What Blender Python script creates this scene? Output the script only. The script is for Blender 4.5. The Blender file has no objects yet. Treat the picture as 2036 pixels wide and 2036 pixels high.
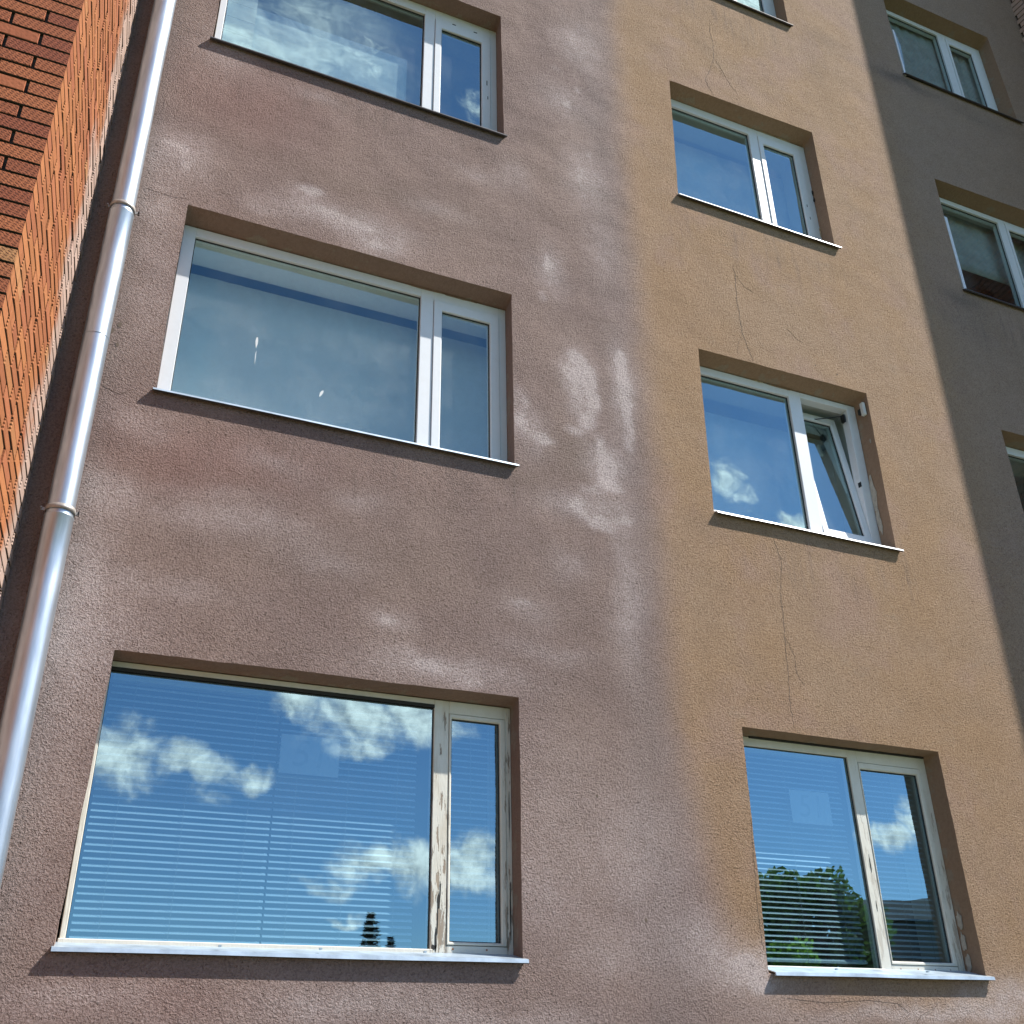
import bpy, bmesh, math, random
from mathutils import Vector, Matrix
from mathutils.geometry import tessellate_polygon
random.seed(7)
S = bpy.context.scene
COL = S.collection
ZO = 3.33                      # height of the measured datum (sill line of the middle row is z=-1.25) above ground
R = math.radians

# ------------------------------------------------------------------ camera
AZ, EL, RO = 0.4229, 0.4898, -0.0171
CX, CY, CZ = -0.2919, -5.0819, -1.7311 + ZO
fw = Vector((math.sin(AZ)*math.cos(EL), math.cos(AZ)*math.cos(EL), math.sin(EL)))
rt = fw.cross(Vector((0, 0, 1))).normalized(); up = rt.cross(fw)
r2 = rt*math.cos(RO) + up*math.sin(RO); u2 = -rt*math.sin(RO) + up*math.cos(RO)
cam_data = bpy.data.cameras.new('camera'); cam = bpy.data.objects.new('camera', cam_data); COL.objects.link(cam)
cam.matrix_world = Matrix(((r2.x, u2.x, -fw.x, CX), (r2.y, u2.y, -fw.y, CY), (r2.z, u2.z, -fw.z, CZ), (0, 0, 0, 1)))
cam_data.sensor_width = 36; cam_data.lens = 2108.5/2036*36
cam_data.clip_start = .05; cam_data.clip_end = 3000
S.camera = cam
S.view_settings.view_transform = 'Standard'; S.view_settings.look = 'None'
S.cycles.max_bounces = 6; S.cycles.diffuse_bounces = 3; S.cycles.glossy_bounces = 4; S.cycles.transparent_max_bounces = 12
S.cycles.caustics_reflective = False; S.cycles.caustics_refractive = False
S.view_settings.exposure = 0.67; S.view_settings.gamma = 1; S.view_settings.use_curve_mapping = False

# ------------------------------------------------------------------ node helper
class NT:
    def __init__(s, tree):
        s.t = tree; s.n = tree.nodes; s.l = tree.links
    def put(s, sock, v):
        if v is None: return
        if isinstance(v, bpy.types.NodeSocket): s.l.new(v, sock)
        elif isinstance(v, (tuple, list)):
            d = sock.default_value
            sock.default_value = (tuple(v) + (1,))[:len(d)] if len(v) < len(d) else tuple(v)[:len(d)]
        else: sock.default_value = v
    def new(s, typ, ins=None, **props):
        n = s.n.new(typ)
        for k, v in props.items(): setattr(n, k, v)
        if ins:
            for k, v in ins.items(): s.put(n.inputs[k], v)
        return n
    def m(s, op, a, b=None, c=None, clamp=False):
        n = s.new('ShaderNodeMath', {0: a, 1: b, 2: c}, operation=op); n.use_clamp = clamp
        return n.outputs[0]
    def v(s, op, a, b=None):
        n = s.new('ShaderNodeVectorMath', {0: a, 1: b}, operation=op); return n.outputs[0]
    def noise(s, vec, scale, detail=2, rough=.5, dist=0, col=False, dim='3D'):
        n = s.new('ShaderNodeTexNoise', {'Scale': scale, 'Detail': detail, 'Roughness': rough, 'Distortion': dist, 'Vector': vec}, noise_dimensions=dim)
        return n.outputs['Color' if col else 'Fac']
    def voro(s, vec, scale, feature='F1', out='Distance'):
        n = s.new('ShaderNodeTexVoronoi', {'Scale': scale, 'Vector': vec}, feature=feature); return n.outputs[out]
    def mix(s, f, a, b, mode='MIX'):
        n = s.new('ShaderNodeMix', data_type='RGBA', blend_type=mode)
        s.put(n.inputs[0], f); s.put(n.inputs[6], a); s.put(n.inputs[7], b); return n.outputs[2]
    def smooth(s, x, a, b, lo=0., hi=1.):
        n = s.new('ShaderNodeMapRange', {0: x, 1: a, 2: b, 3: lo, 4: hi}, interpolation_type='SMOOTHSTEP'); return n.outputs[0]
    def lin(s, x, a, b, lo=0., hi=1.):
        n = s.new('ShaderNodeMapRange', {0: x, 1: a, 2: b, 3: lo, 4: hi}); return n.outputs[0]
    def xyz(s, v):
        n = s.new('ShaderNodeSeparateXYZ', {0: v}); return n.outputs
    def comb(s, x, y, z):
        n = s.new('ShaderNodeCombineXYZ', {0: x, 1: y, 2: z}); return n.outputs[0]
    def bump(s, h, dist, strength=1., normal=None):
        n = s.new('ShaderNodeBump', {'Height': h, 'Distance': dist, 'Strength': strength})
        if normal is not None: s.put(n.inputs['Normal'], normal)
        return n.outputs[0]

def material(name):
    m = bpy.data.materials.new(name); m.use_nodes = True
    nt = NT(m.node_tree); b = m.node_tree.nodes['Principled BSDF']
    return m, nt, b
def simple(name, col, rough=.6, metal=0., spec=.5, noise=0., nscale=20., bump=0.):
    m, nt, b = material(name)
    b.inputs['Roughness'].default_value = rough; b.inputs['Metallic'].default_value = metal
    b.inputs['Specular IOR Level'].default_value = spec
    geo = nt.new('ShaderNodeNewGeometry').outputs['Position']
    if noise:
        n = nt.noise(geo, nscale, 4, .6)
        f = nt.lin(n, .3, .7, 1-noise, 1+noise*.6)
        nt.put(b.inputs['Base Color'], nt.mix(1., (*col, 1), nt.comb(f, f, f), 'MULTIPLY'))
    else: nt.put(b.inputs['Base Color'], (*col, 1))
    if bump:
        nt.put(b.inputs['Normal'], nt.bump(nt.noise(geo, nscale*3, 3), bump))
    return m

# ------------------------------------------------------------------ sun + sky
SUN = Vector((2.1, -1.0, 2.8)).normalized()
sun_el = math.asin(SUN.z); sun_rot = math.atan2(SUN.x, SUN.y)
sd = bpy.data.lights.new('sun', 'SUN'); sd.energy = 5.0; sd.angle = R(.53); sd.color = (1, .955, .89)
so = bpy.data.objects.new('sun', sd); COL.objects.link(so); so.location = (20, -10, 30)
so.rotation_euler = SUN.to_track_quat('Z', 'Y').to_euler()

W = bpy.data.worlds.new('World'); S.world = W; W.use_nodes = True
wt = NT(W.node_tree); wt.n.clear()
sky = wt.new('ShaderNodeTexSky', sky_type='NISHITA'); sky.sun_disc = False
sky.sun_elevation = sun_el; sky.sun_rotation = sun_rot
sky.altitude = 200; sky.air_density = 1.0; sky.dust_density = .15; sky.ozone_density = 4.
D3 = wt.new('ShaderNodeTexCoord').outputs['Generated']
dx, dy, dz = wt.xyz(D3)[:3]
ny = wt.m('MAXIMUM', wt.m('MULTIPLY', dy, -1.), .02)
px, pz = wt.m('DIVIDE', dx, ny), wt.m('DIVIDE', dz, ny)
P = wt.comb(px, pz, 0.)
wrp = wt.v('SUBTRACT', wt.noise(P, 16, 3, .6, col=True), (.5, .5, .5))
sc_ = wt.new('ShaderNodeVectorMath', {0: wrp, 3: .055}, operation='SCALE').outputs[0]
Pw = wt.v('ADD', P, sc_)
wx, wz = wt.xyz(Pw)[:2]
# fair-weather clouds of this sky: centre (tangent coordinates), half sizes, weight
CLOUDS = [(.055, .262, .040, .030, 1.), (.125, .262, .030, .014, .9), (.175, .252, .032, .009, .8), (.135, .240, .016, .012, .5),
          (.215, .325, .026, .018, .95), (.285, .318, .050, .024, 1.), (.345, .325, .040, .026, 1.), (.285, .290, .035, .012, .8),
          (.310, .178, .045, .014, 1.), (.360, .182, .055, .020, 1.), (.400, .186, .034, .022, 1.), (.255, .158, .03, .007, .7),
          (.275, .136, .018, .006, .8), (.935, .243, .040, .014, .95), (.985, .262, .03, .013, .9), (.980, .283, .02, .012, .8),
          (.890, .222, .012, .008, .55), (.760, .700, .022, .028, .8), (.785, .688, .020, .012, .7), (.875, .650, .034, .014, .85),
          (.793, .655, .014, .008, .5), (.40, 1.235, .03, .035, .62), (.235, 1.265, .05, .055, .6), (.95, 1.76, .14, .12, 1.3),
          (-.25, .30, .10, .03, .9), (-.5, .55, .15, .05, .9), (1.4, .35, .14, .04, 1.), (1.9, .8, .3, .12, .9), (-1.1, .4, .2, .06, 1.), (.05, .9, .0001, .0001, .1)]
F = None
for (a, b_, sx, sz, w_) in CLOUDS:
    ex = wt.m('POWER', wt.m('DIVIDE', wt.m('SUBTRACT', wx, a), sx), 2.); ez = wt.m('POWER', wt.m('DIVIDE', wt.m('SUBTRACT', wz, b_), sz), 2.)
    g = wt.m('MULTIPLY', wt.m('EXPONENT', wt.m('MULTIPLY', wt.m('ADD', ex, ez), -.48)), w_)
    F = g if F is None else wt.m('MAXIMUM', F, g)
n1 = wt.noise(P, 34, 9, .62); n1u = wt.noise(wt.v('ADD', P, (.006, .008, 0.)), 34, 9, .62)
dens = wt.smooth(wt.m('ADD', F, wt.m('MULTIPLY', wt.m('SUBTRACT', n1, .5), .95)), .34, 1.0)
# thin high veil near the zenith side, and loose cumulus over the rest of the sky
ve = wt.m('MULTIPLY', wt.m('EXPONENT', wt.m('MULTIPLY', wt.m('ADD', wt.m('POWER', wt.m('DIVIDE', wt.m('SUBTRACT', wx, .10), .14), 2.), wt.m('POWER', wt.m('DIVIDE', wt.m('SUBTRACT', wz, 1.26), .14), 2.)), -1.)), .8)
nv = wt.noise(P, 7, 7, .62, .6)
veil = wt.m('MULTIPLY', ve, wt.smooth(nv, .30, .66), clamp=True)
rest = wt.m('MULTIPLY', wt.smooth(wt.noise(D3, 3.2, 8, .6), .47, .60), wt.smooth(dy, -.25, .05))
dens = wt.m('MAXIMUM', wt.m('MAXIMUM', dens, veil), rest, clamp=True)
above = wt.smooth(dz, .0, .05); dens = wt.m('MULTIPLY', dens, above)
shade = wt.m('ADD', .62, wt.m('MULTIPLY', wt.m('SUBTRACT', n1, n1u), 2.6), clamp=True)
ccol = wt.mix(shade, (6.2, 6.0, 6.1, 1), (15.5, 14.3, 13.5, 1))
skyc = wt.mix(1., sky.outputs[0], (.80, .89, .98, 1), 'MULTIPLY')
fin = wt.mix(dens, skyc, ccol)
bg = wt.new('ShaderNodeBackground', {'Color': fin, 'Strength': .108})
wo = wt.new('ShaderNodeOutputWorld'); wt.l.new(bg.outputs[0], wo.inputs[0])

# ------------------------------------------------------------------ materials
def blobs(nt, x, z, lst):
    tot = None
    for (a, b_, sx, sz, w_) in lst:
        ex = nt.m('POWER', nt.m('DIVIDE', nt.m('SUBTRACT', x, a), sx), 2.); ez = nt.m('POWER', nt.m('DIVIDE', nt.m('SUBTRACT', z, b_+ZO), sz), 2.)
        g = nt.m('MULTIPLY', nt.m('EXPONENT', nt.m('MULTIPLY', nt.m('ADD', ex, ez), -1.)), w_)
        tot = g if tot is None else nt.m('ADD', tot, g)
    return tot

def make_plaster():
    m, nt, b = material('plaster')
    pos = nt.new('ShaderNodeNewGeometry').outputs['Position']
    x, y, z = nt.xyz(pos)[:3]
    wv = nt.new('ShaderNodeVectorMath', {0: nt.v('SUBTRACT', nt.noise(pos, 2.2, 3, .6, col=True), (.5, .5, .5)), 3: .22}, operation='SCALE').outputs[0]
    pw = nt.v('ADD', pos, wv); xw, _, zw = nt.xyz(pw)[:3]
    # paint: brownish pink on the left, ochre on the right, a soft seam between
    seam = nt.m('ADD', 3.0, nt.m('MULTIPLY', nt.smooth(z, ZO+.2, ZO-1.6), .25))
    right = nt.smooth(nt.m('SUBTRACT', nt.m('ADD', nt.m('MULTIPLY', xw, .5), nt.m('MULTIPLY', x, .5)), seam), -.17, .20)
    right = nt.m('MULTIPLY', right, nt.smooth(nt.m('ADD', zw, nt.m('MULTIPLY', nt.m('SUBTRACT', x, 3.2), .12)), ZO-1.52, ZO-1.1))
    n_big = nt.noise(pos, .9, 4, .6)
    left_c = nt.mix(nt.smooth(n_big, .38, .62), (.300, .218, .193, 1), (.345, .252, .216, 1))
    left_c = nt.mix(nt.smooth(z, ZO+.6, ZO-.9), left_c, nt.mix(1., left_c, (1.12, 1.12, 1.13, 1), 'MULTIPLY'))
    red = blobs(nt, xw, zw, [(.2, 3.9, .5, .35, .9), (.16, 1.15, .55, .22, 1.), (.25, -1.42, .6, .08, .9), (.84, 2.75, .5, .15, .3), (.2, 1.35, 1.5, .15, .4)])
    left_c = nt.mix(nt.m('MULTIPLY', red, .5, clamp=True), left_c, (.34, .195, .165, 1))
    brown = blobs(nt, xw, zw, [(2.45, 1.75, .2, .22, .9), (2.45, 2.3, .12, .2, .6), (2.12, 1.5, .2, .12, .6), (1.0, .75, .9, .2, .35), (2.8, -.1, .12, .6, .5), (2.4, -.2, .3, .8, .3), (1.2, 3.45, .8, .12, .5)])
    left_c = nt.mix(nt.m('MULTIPLY', brown, .7, clamp=True), left_c, (.27, .20, .16, 1))
    ochre = nt.mix(nt.smooth(nt.noise(pos, 1.3, 5, .6), .35, .65), (.405, .262, .152, 1), (.405, .274, .176, 1))
    ochre = nt.mix(nt.m('MULTIPLY', nt.smooth(nt.noise(nt.v('MULTIPLY', pos, (1., 1., 2.2)), 2.4, 6, .68), .56, .76), .55), ochre, (.34, .27, .205, 1))
    gold = nt.m('MULTIPLY', nt.smooth(x, 4.3, 3.2), nt.smooth(nt.noise(pos, 1.1, 4, .6), .3, .6))
    ochre = nt.mix(nt.m('MULTIPLY', gold, .45), ochre, (.395, .250, .150, 1))
    pink = nt.smooth(nt.noise(nt.v('ADD', pos, (7., 3., 1.)), 1.6, 4, .6), .48, .68)
    ochre = nt.mix(nt.m('MULTIPLY', pink, .6), ochre, (.41, .275, .210, 1))
    ochre = nt.mix(nt.m('MULTIPLY', nt.smooth(x, 5.4, 6.4), .7), ochre, (.425, .312, .250, 1))  # shade tone put into the colour: warmer plaster inside the wing's shadow
    base = nt.mix(right, left_c, ochre)
    # grey-violet wash along the seam
    sm = nt.m('MULTIPLY', nt.smooth(nt.m('ABSOLUTE', nt.m('SUBTRACT', xw, 2.86)), .30, .03), nt.m('SUBTRACT', 1., right))
    base = nt.mix(nt.m('MULTIPLY', sm, nt.lin(nt.noise(pos, 1.7, 3), .3, .7, .1, .6)), base, (.30, .24, .225, 1))
    # sunlight thrown back by facing windows, painted into the plaster as pale patches
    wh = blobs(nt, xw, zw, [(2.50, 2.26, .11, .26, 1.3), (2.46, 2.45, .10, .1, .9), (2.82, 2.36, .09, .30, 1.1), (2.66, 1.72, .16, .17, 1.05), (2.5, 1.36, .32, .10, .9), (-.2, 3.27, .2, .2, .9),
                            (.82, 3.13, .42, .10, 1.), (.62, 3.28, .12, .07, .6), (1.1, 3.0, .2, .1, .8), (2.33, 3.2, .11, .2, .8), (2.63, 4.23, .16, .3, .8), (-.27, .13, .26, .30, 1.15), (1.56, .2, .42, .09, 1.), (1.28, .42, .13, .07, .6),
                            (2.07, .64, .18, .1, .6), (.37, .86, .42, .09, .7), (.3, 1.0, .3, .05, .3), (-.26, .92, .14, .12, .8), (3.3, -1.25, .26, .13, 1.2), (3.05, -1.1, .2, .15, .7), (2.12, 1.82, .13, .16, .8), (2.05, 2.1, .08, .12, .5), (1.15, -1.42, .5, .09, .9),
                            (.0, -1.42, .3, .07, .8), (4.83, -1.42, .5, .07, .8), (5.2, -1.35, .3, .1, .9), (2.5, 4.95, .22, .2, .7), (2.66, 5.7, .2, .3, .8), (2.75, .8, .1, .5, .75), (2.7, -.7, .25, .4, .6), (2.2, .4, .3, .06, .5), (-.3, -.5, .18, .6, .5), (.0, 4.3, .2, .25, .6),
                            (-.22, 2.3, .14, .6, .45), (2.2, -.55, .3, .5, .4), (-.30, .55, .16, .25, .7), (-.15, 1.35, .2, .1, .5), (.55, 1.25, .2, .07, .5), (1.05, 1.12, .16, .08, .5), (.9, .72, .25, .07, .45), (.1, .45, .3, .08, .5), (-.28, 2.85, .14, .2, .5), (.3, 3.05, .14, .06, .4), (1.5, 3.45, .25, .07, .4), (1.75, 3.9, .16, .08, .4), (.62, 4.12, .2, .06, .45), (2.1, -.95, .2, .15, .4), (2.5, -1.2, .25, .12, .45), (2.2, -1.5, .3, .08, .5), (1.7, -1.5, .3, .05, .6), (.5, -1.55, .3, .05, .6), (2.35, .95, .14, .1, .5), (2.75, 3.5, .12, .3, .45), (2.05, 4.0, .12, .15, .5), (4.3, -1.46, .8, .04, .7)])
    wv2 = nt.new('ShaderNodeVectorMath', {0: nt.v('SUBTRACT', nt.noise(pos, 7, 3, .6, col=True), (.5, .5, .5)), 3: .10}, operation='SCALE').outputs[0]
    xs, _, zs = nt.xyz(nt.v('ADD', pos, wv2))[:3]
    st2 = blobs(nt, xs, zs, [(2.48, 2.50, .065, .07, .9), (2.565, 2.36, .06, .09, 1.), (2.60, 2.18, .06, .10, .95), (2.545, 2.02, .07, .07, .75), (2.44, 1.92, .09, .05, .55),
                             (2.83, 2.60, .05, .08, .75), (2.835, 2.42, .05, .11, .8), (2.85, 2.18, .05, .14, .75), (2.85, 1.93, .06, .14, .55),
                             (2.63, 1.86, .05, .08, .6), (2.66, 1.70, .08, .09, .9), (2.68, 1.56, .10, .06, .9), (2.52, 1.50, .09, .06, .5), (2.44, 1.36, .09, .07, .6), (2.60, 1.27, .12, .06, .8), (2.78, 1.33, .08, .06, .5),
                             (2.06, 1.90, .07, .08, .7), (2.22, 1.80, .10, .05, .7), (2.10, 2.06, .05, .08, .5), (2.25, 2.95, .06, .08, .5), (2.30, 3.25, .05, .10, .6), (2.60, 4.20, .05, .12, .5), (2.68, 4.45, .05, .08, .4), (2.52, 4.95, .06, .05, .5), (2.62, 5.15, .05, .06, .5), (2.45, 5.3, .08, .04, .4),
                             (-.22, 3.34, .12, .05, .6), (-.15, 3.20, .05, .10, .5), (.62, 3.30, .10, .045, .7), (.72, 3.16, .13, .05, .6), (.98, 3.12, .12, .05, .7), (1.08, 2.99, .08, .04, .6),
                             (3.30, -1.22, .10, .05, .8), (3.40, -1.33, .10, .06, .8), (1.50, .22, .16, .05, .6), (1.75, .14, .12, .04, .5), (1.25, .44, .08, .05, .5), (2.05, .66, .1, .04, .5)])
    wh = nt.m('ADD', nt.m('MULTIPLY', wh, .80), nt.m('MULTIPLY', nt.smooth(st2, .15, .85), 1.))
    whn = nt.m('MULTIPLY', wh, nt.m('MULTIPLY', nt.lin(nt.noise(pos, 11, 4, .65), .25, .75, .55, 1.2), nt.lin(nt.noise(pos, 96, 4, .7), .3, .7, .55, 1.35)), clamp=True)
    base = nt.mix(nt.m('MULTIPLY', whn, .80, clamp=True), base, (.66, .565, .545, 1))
    drip = nt.noise(nt.v('MULTIPLY', pos, (1., 1., .10)), 16, 4, .65)
    zone = blobs(nt, x, z, [(1.0, -1.45, 1.1, .16, .5), (1.0, 1.30, 1.1, .22, .6), (1.0, 4.05, 1.1, .28, .7), (4.2, 1.25, .8, .25, .6), (4.25, 4.05, .8, .28, .6), (4.25, 6.8, .8, .3, .7), (5.03, 1.35, .06, .3, .7), (2.04, 1.3, .05, .3, .7), (3.44, 4.1, .06, .3, .6), (7.2, 4.0, .9, .3, .8)])
    base = nt.mix(nt.m('MULTIPLY', nt.m('MULTIPLY', zone, nt.smooth(drip, .48, .68)), .55, clamp=True), base, (.20, .155, .135, 1))
    # wet dark run-off below the dark sills
    st = blobs(nt, xw, zw, [(6.35, 4.25, .25, .10, 1.), (6.5, 4.0, .3, .3, .5), (6.35, 7.0, .3, .10, 1.), (5.4, 7.15, .3, .12, .5), (5.25, 6.6, .15, .3, .4), (6.3, 7.0, .9, .06, .6), (7.3, 6.9, .5, .08, .5), (3.45, 1.42, .2, .1, .4)])
    base = nt.mix(nt.m('MULTIPLY', st, .45, clamp=True), base, (.16, .13, .115, 1))
    base_c = nt.mix(nt.lin(nt.noise(pos, 4.5, 6, .7), .38, .68, 0., .30), base, nt.mix(1., base, (.70, .67, .66, 1), 'MULTIPLY')); b.inputs['Roughness'].default_value = .95; b.inputs['Specular IOR Level'].default_value = .25
    # spatter-dash relief : grains of 8-14 mm, smoother on the right half
    warp = nt.new('ShaderNodeVectorMath', {0: nt.noise(pos, 60, 2, col=True), 3: .010}, operation='SCALE').outputs[0]
    pg = nt.v('ADD', pos, warp)
    vor = nt.voro(pg, 112, 'F1')
    nz = nt.noise(pg, 96, 4, .68)
    grain = nt.m('ADD', nt.m('ADD', nt.m('MULTIPLY', vor, -.35), nt.m('MULTIPLY', nz, 1.35)), nt.m('MULTIPLY', nt.noise(pos, 240, 2, .6), .35))
    pit = nt.smooth(nt.noise(pos, 52, 2, .6), .62, .72)
    grain = nt.m('SUBTRACT', grain, nt.m('MULTIPLY', pit, .75))
    amp = nt.m('ADD', nt.lin(right, 0, 1, 1.2, .70), nt.lin(z, ZO+2.8, ZO-1.4, 0., .75))
    low = nt.smooth(grain, .86, .36); hi = nt.smooth(grain, .78, 1.15)
    base = nt.mix(nt.m('MULTIPLY', low, .65), base_c, nt.mix(1., base_c, (.50, .46, .44, 1), 'MULTIPLY'))  # pit dirt plus relief shading put into the colour, lows dark, tips light
    base = nt.mix(nt.m('MULTIPLY', hi, .22), base, (.62, .54, .50, 1))
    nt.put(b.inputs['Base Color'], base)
    grain = nt.m('MULTIPLY', grain, amp)
    wave = nt.m('ADD', nt.noise(nt.v('MULTIPLY', pos, (1., 1, 1.15)), 2.4, 1, .5), nt.m('MULTIPLY', nt.noise(pos, 9, 2), .16))
    wave = nt.m('MULTIPLY', wave, nt.lin(right, 0, 1, 1., .35))
    n1_ = nt.bump(wave, .050)
    n2_ = nt.bump(grain, .0082, 1., n1_)
    nt.put(b.inputs['Normal'], n2_)
    return m
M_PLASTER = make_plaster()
def make_reveal():
    m, nt, b = material('reveal_plaster')
    pos = nt.new('ShaderNodeNewGeometry').outputs['Position']; x, y, z = nt.xyz(pos)[:3]
    right = nt.smooth(x, 2.4, 3.3)
    c = nt.mix(right, (.275, .180, .138, 1), (.32, .210, .135, 1))
    patch = nt.smooth(nt.m('ADD', nt.noise(pos, 7, 4, .6), nt.lin(y, .05, .16, -.06, .12)), .60, .66)
    c = nt.mix(nt.m('MULTIPLY', patch, .5), c, (.30, .27, .21, 1))
    c = nt.mix(nt.lin(nt.noise(pos, 30, 5, .7), .35, .7, 0, .5), c, nt.mix(1., c, (.66, .62, .6, 1), 'MULTIPLY'))
    nt.put(b.inputs['Base Color'], c); b.inputs['Roughness'].default_value = .9
    nt.put(b.inputs['Normal'], nt.bump(nt.noise(pos, 55, 4, .6), .005))
    return m
M_REVEAL = make_reveal()

def make_brick(name, rib, stain=True):
    m, nt, b = material(name)
    oc = nt.new('ShaderNodeTexCoord').outputs['Object']; x, y, z = nt.xyz(oc)[:3]
    pos = nt.new('ShaderNodeNewGeometry').outputs['Position']; wx_, wy_, wz_ = nt.xyz(pos)[:3]
    rnd = nt.new('ShaderNodeObjectInfo').outputs['Random']
    rnd2 = nt.m('FRACT', nt.m('MULTIPLY', rnd, 17.3))
    if rib == 'dash':      # staggered punched dashes of a rustic facing brick
        u = nt.m('ADD', nt.m('MULTIPLY', x, 1/.0175), nt.m('MULTIPLY', z, 1/.0165)); v_ = nt.m('ADD', nt.m('MULTIPLY', z, 1/.0125), nt.m('MULTIPLY', x, .6/.0125*.35))
        h = nt.m('MULTIPLY', nt.m('ADD', nt.m('SINE', nt.m('MULTIPLY', u, 6.283)), .35), nt.m('ADD', nt.m('SINE', nt.m('MULTIPLY', v_, 6.283)), .35))
        hole = nt.smooth(h, .15, .9)
        hh = nt.m('MULTIPLY', hole, -1.); dist = .013
    elif rib == 'rib':     # fine slanting ribs
        u = nt.m('SINE', nt.m('MULTIPLY', nt.m('ADD', x, nt.m('MULTIPLY', z, .9)), 6.283/.0165))
        hh = nt.m('MULTIPLY', nt.m('MULTIPLY', u, nt.smooth(rnd2, .18, .5)), .45); hole = nt.smooth(u, .1, -1.); dist = .004
    else: hh = nt.noise(oc, 60, 4); hole = None; dist = .003
    if rib == 'rib': c = nt.mix(rnd, (.50, .195, .072, 1), (.40, .135, .060, 1))
    else: c = nt.mix(rnd, (.47, .150, .060, 1), (.31, .085, .042, 1))
    c = nt.mix(nt.smooth(rnd2, .95, .99), c, (.52, .24, .10, 1) if rib != 'plain' else (.55, .22, .11, 1))
    c = nt.mix(nt.lin(nt.noise(pos, 9, 5, .7), .4, .75, 0, .55), c, nt.mix(1., c, (.72, .7, .72, 1), 'MULTIPLY'))
    if stain:
        d_ = nt.m('ADD', wy_, nt.m('ADD', nt.m('MULTIPLY', nt.m('SUBTRACT', wz_, ZO+1.), .02), nt.m('MULTIPLY', nt.m('SUBTRACT', nt.noise(pos, 2.2, 5, .65), .5), .75)))
        c = nt.mix(nt.m('MULTIPLY', nt.smooth(d_, -.42, -.20), .80), c, (.56, .43, .36, 1))
    if hole is not None: c = nt.mix(nt.m('MULTIPLY', hole, .9 if rib == 'dash' else .3), c, nt.mix(1., c, (.22, .17, .17, 1), 'MULTIPLY'))  # shade inside the dashes and grooves painted into the brick colour
    nt.put(b.inputs['Base Color'], c); b.inputs['Roughness'].default_value = .85; b.inputs['Specular IOR Level'].default_value = .25
    nt.put(b.inputs['Normal'], nt.bump(nt.m('ADD', hh, nt.m('MULTIPLY', nt.noise(pos, 120, 3), .25)), dist))
    return m
M_BR_DASH, M_BR_RIB, M_BR_PLAIN = make_brick('brick_rustic', 'dash', False), make_brick('brick_ribbed', 'rib'), make_brick('brick_plain', 'plain', False)
M_MORTAR = simple('mortar', (.075, .06, .05), .95, noise=.35, nscale=25, bump=.004)

def make_frame(name, col, wear):
    m, nt, b = material(name)
    pos = nt.new('ShaderNodeNewGeometry').outputs['Position']; x, y, z = nt.xyz(pos)[:3]
    str_ = nt.v('MULTIPLY', pos, (1, 1, .14))
    c = nt.mix(nt.lin(nt.noise(pos, 14, 5, .65), .4, .8, 0, .35 if wear else .18), (*col, 1), (col[0]*.72, col[1]*.68, col[2]*.60, 1))
    if wear:
        low = nt.lin(z, ZO+.05, ZO-1.2, .02, .13)
        pm = nt.smooth(nt.m('ADD', nt.noise(str_, 42, 6, .66), low), .635, .675)
        side = nt.m('ADD', nt.smooth(nt.m('ABSOLUTE', nt.m('SUBTRACT', x, 1.625)), .06, .035), nt.smooth(nt.m('ABSOLUTE', nt.m('SUBTRACT', x, 2.02)), .05, .02))
        side = nt.m('ADD', side, nt.m('MULTIPLY', nt.smooth(x, 4.9, 4.96), .7)); side = nt.m('ADD', side, nt.m('MULTIPLY', nt.smooth(nt.m('ABSOLUTE', nt.m('SUBTRACT', x, 4.4)), .06, .03), .35), clamp=True)
        peel = nt.m('MULTIPLY', pm, side)
        wood = nt.mix(nt.noise(str_, 90, 4), (.16, .10, .06, 1), (.40, .32, .24, 1))
        c = nt.mix(nt.m('MULTIPLY', peel, .9), c, wood)
        c = nt.mix(nt.m('MULTIPLY', nt.m('MULTIPLY', nt.smooth(nt.noise(str_, 20, 3, .6), .45, .7), side), .35), c, (.44, .33, .20, 1))
        nt.put(b.inputs['Normal'], nt.bump(nt.m('SUBTRACT', nt.noise(str_, 120, 3), nt.m('MULTIPLY', peel, 1.2)), .0015))
    nt.put(b.inputs['Base Color'], c); b.inputs['Roughness'].default_value = .45 if not wear else .6
    return m
M_PVC = make_frame('white_plastic', (.78, .80, .82), False)
M_WOOD = make_frame('painted_wood', (.74, .72, .63), True)
M_GASKET = simple('rubber_gasket', (.02, .022, .022), .6)
M_DARKGAP = simple('dark_recess_and_shade', (.03, .03, .028), .9)
M_GALV = simple('galvanised_sheet', (.50, .60, .68), .42, .45, noise=.3, nscale=8)
M_PIPE = None
def make_pipe():
    m, nt, b = material('galvanised_pipe')
    pos = nt.new('ShaderNodeNewGeometry').outputs['Position']
    st_ = nt.v('MULTIPLY', pos, (1, 1, .12))
    n = nt.noise(st_, 30, 5, .6)
    nt.put(b.inputs['Base Color'], nt.mix(nt.lin(n, .35, .7, 0, 1), (.56, .63, .69, 1), (.40, .46, .52, 1)))
    nt.put(b.inputs['Roughness'], nt.lin(nt.noise(st_, 9, 5, .65), .3, .7, .34, .50)); b.inputs['Metallic'].default_value = .88
    nt.put(b.inputs['Normal'], nt.bump(nt.noise(st_, 5, 1), .0015))
    return m
M_PIPE = make_pipe()
M_LIPWHITE = simple('white_coated_sheet', (.78, .80, .82), .35, .1, noise=.1)
M_INREV2 = simple('white_inner_reveal', (.84, .86, .84), .8)
M_LIPDARK = simple('dark_sheet_and_shade', (.075, .07, .075), .45, .2, noise=.2)
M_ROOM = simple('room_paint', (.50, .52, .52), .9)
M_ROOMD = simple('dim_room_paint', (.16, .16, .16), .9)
M_INREV = simple('inner_reveal_paint', (.55, .57, .53), .8)
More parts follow.
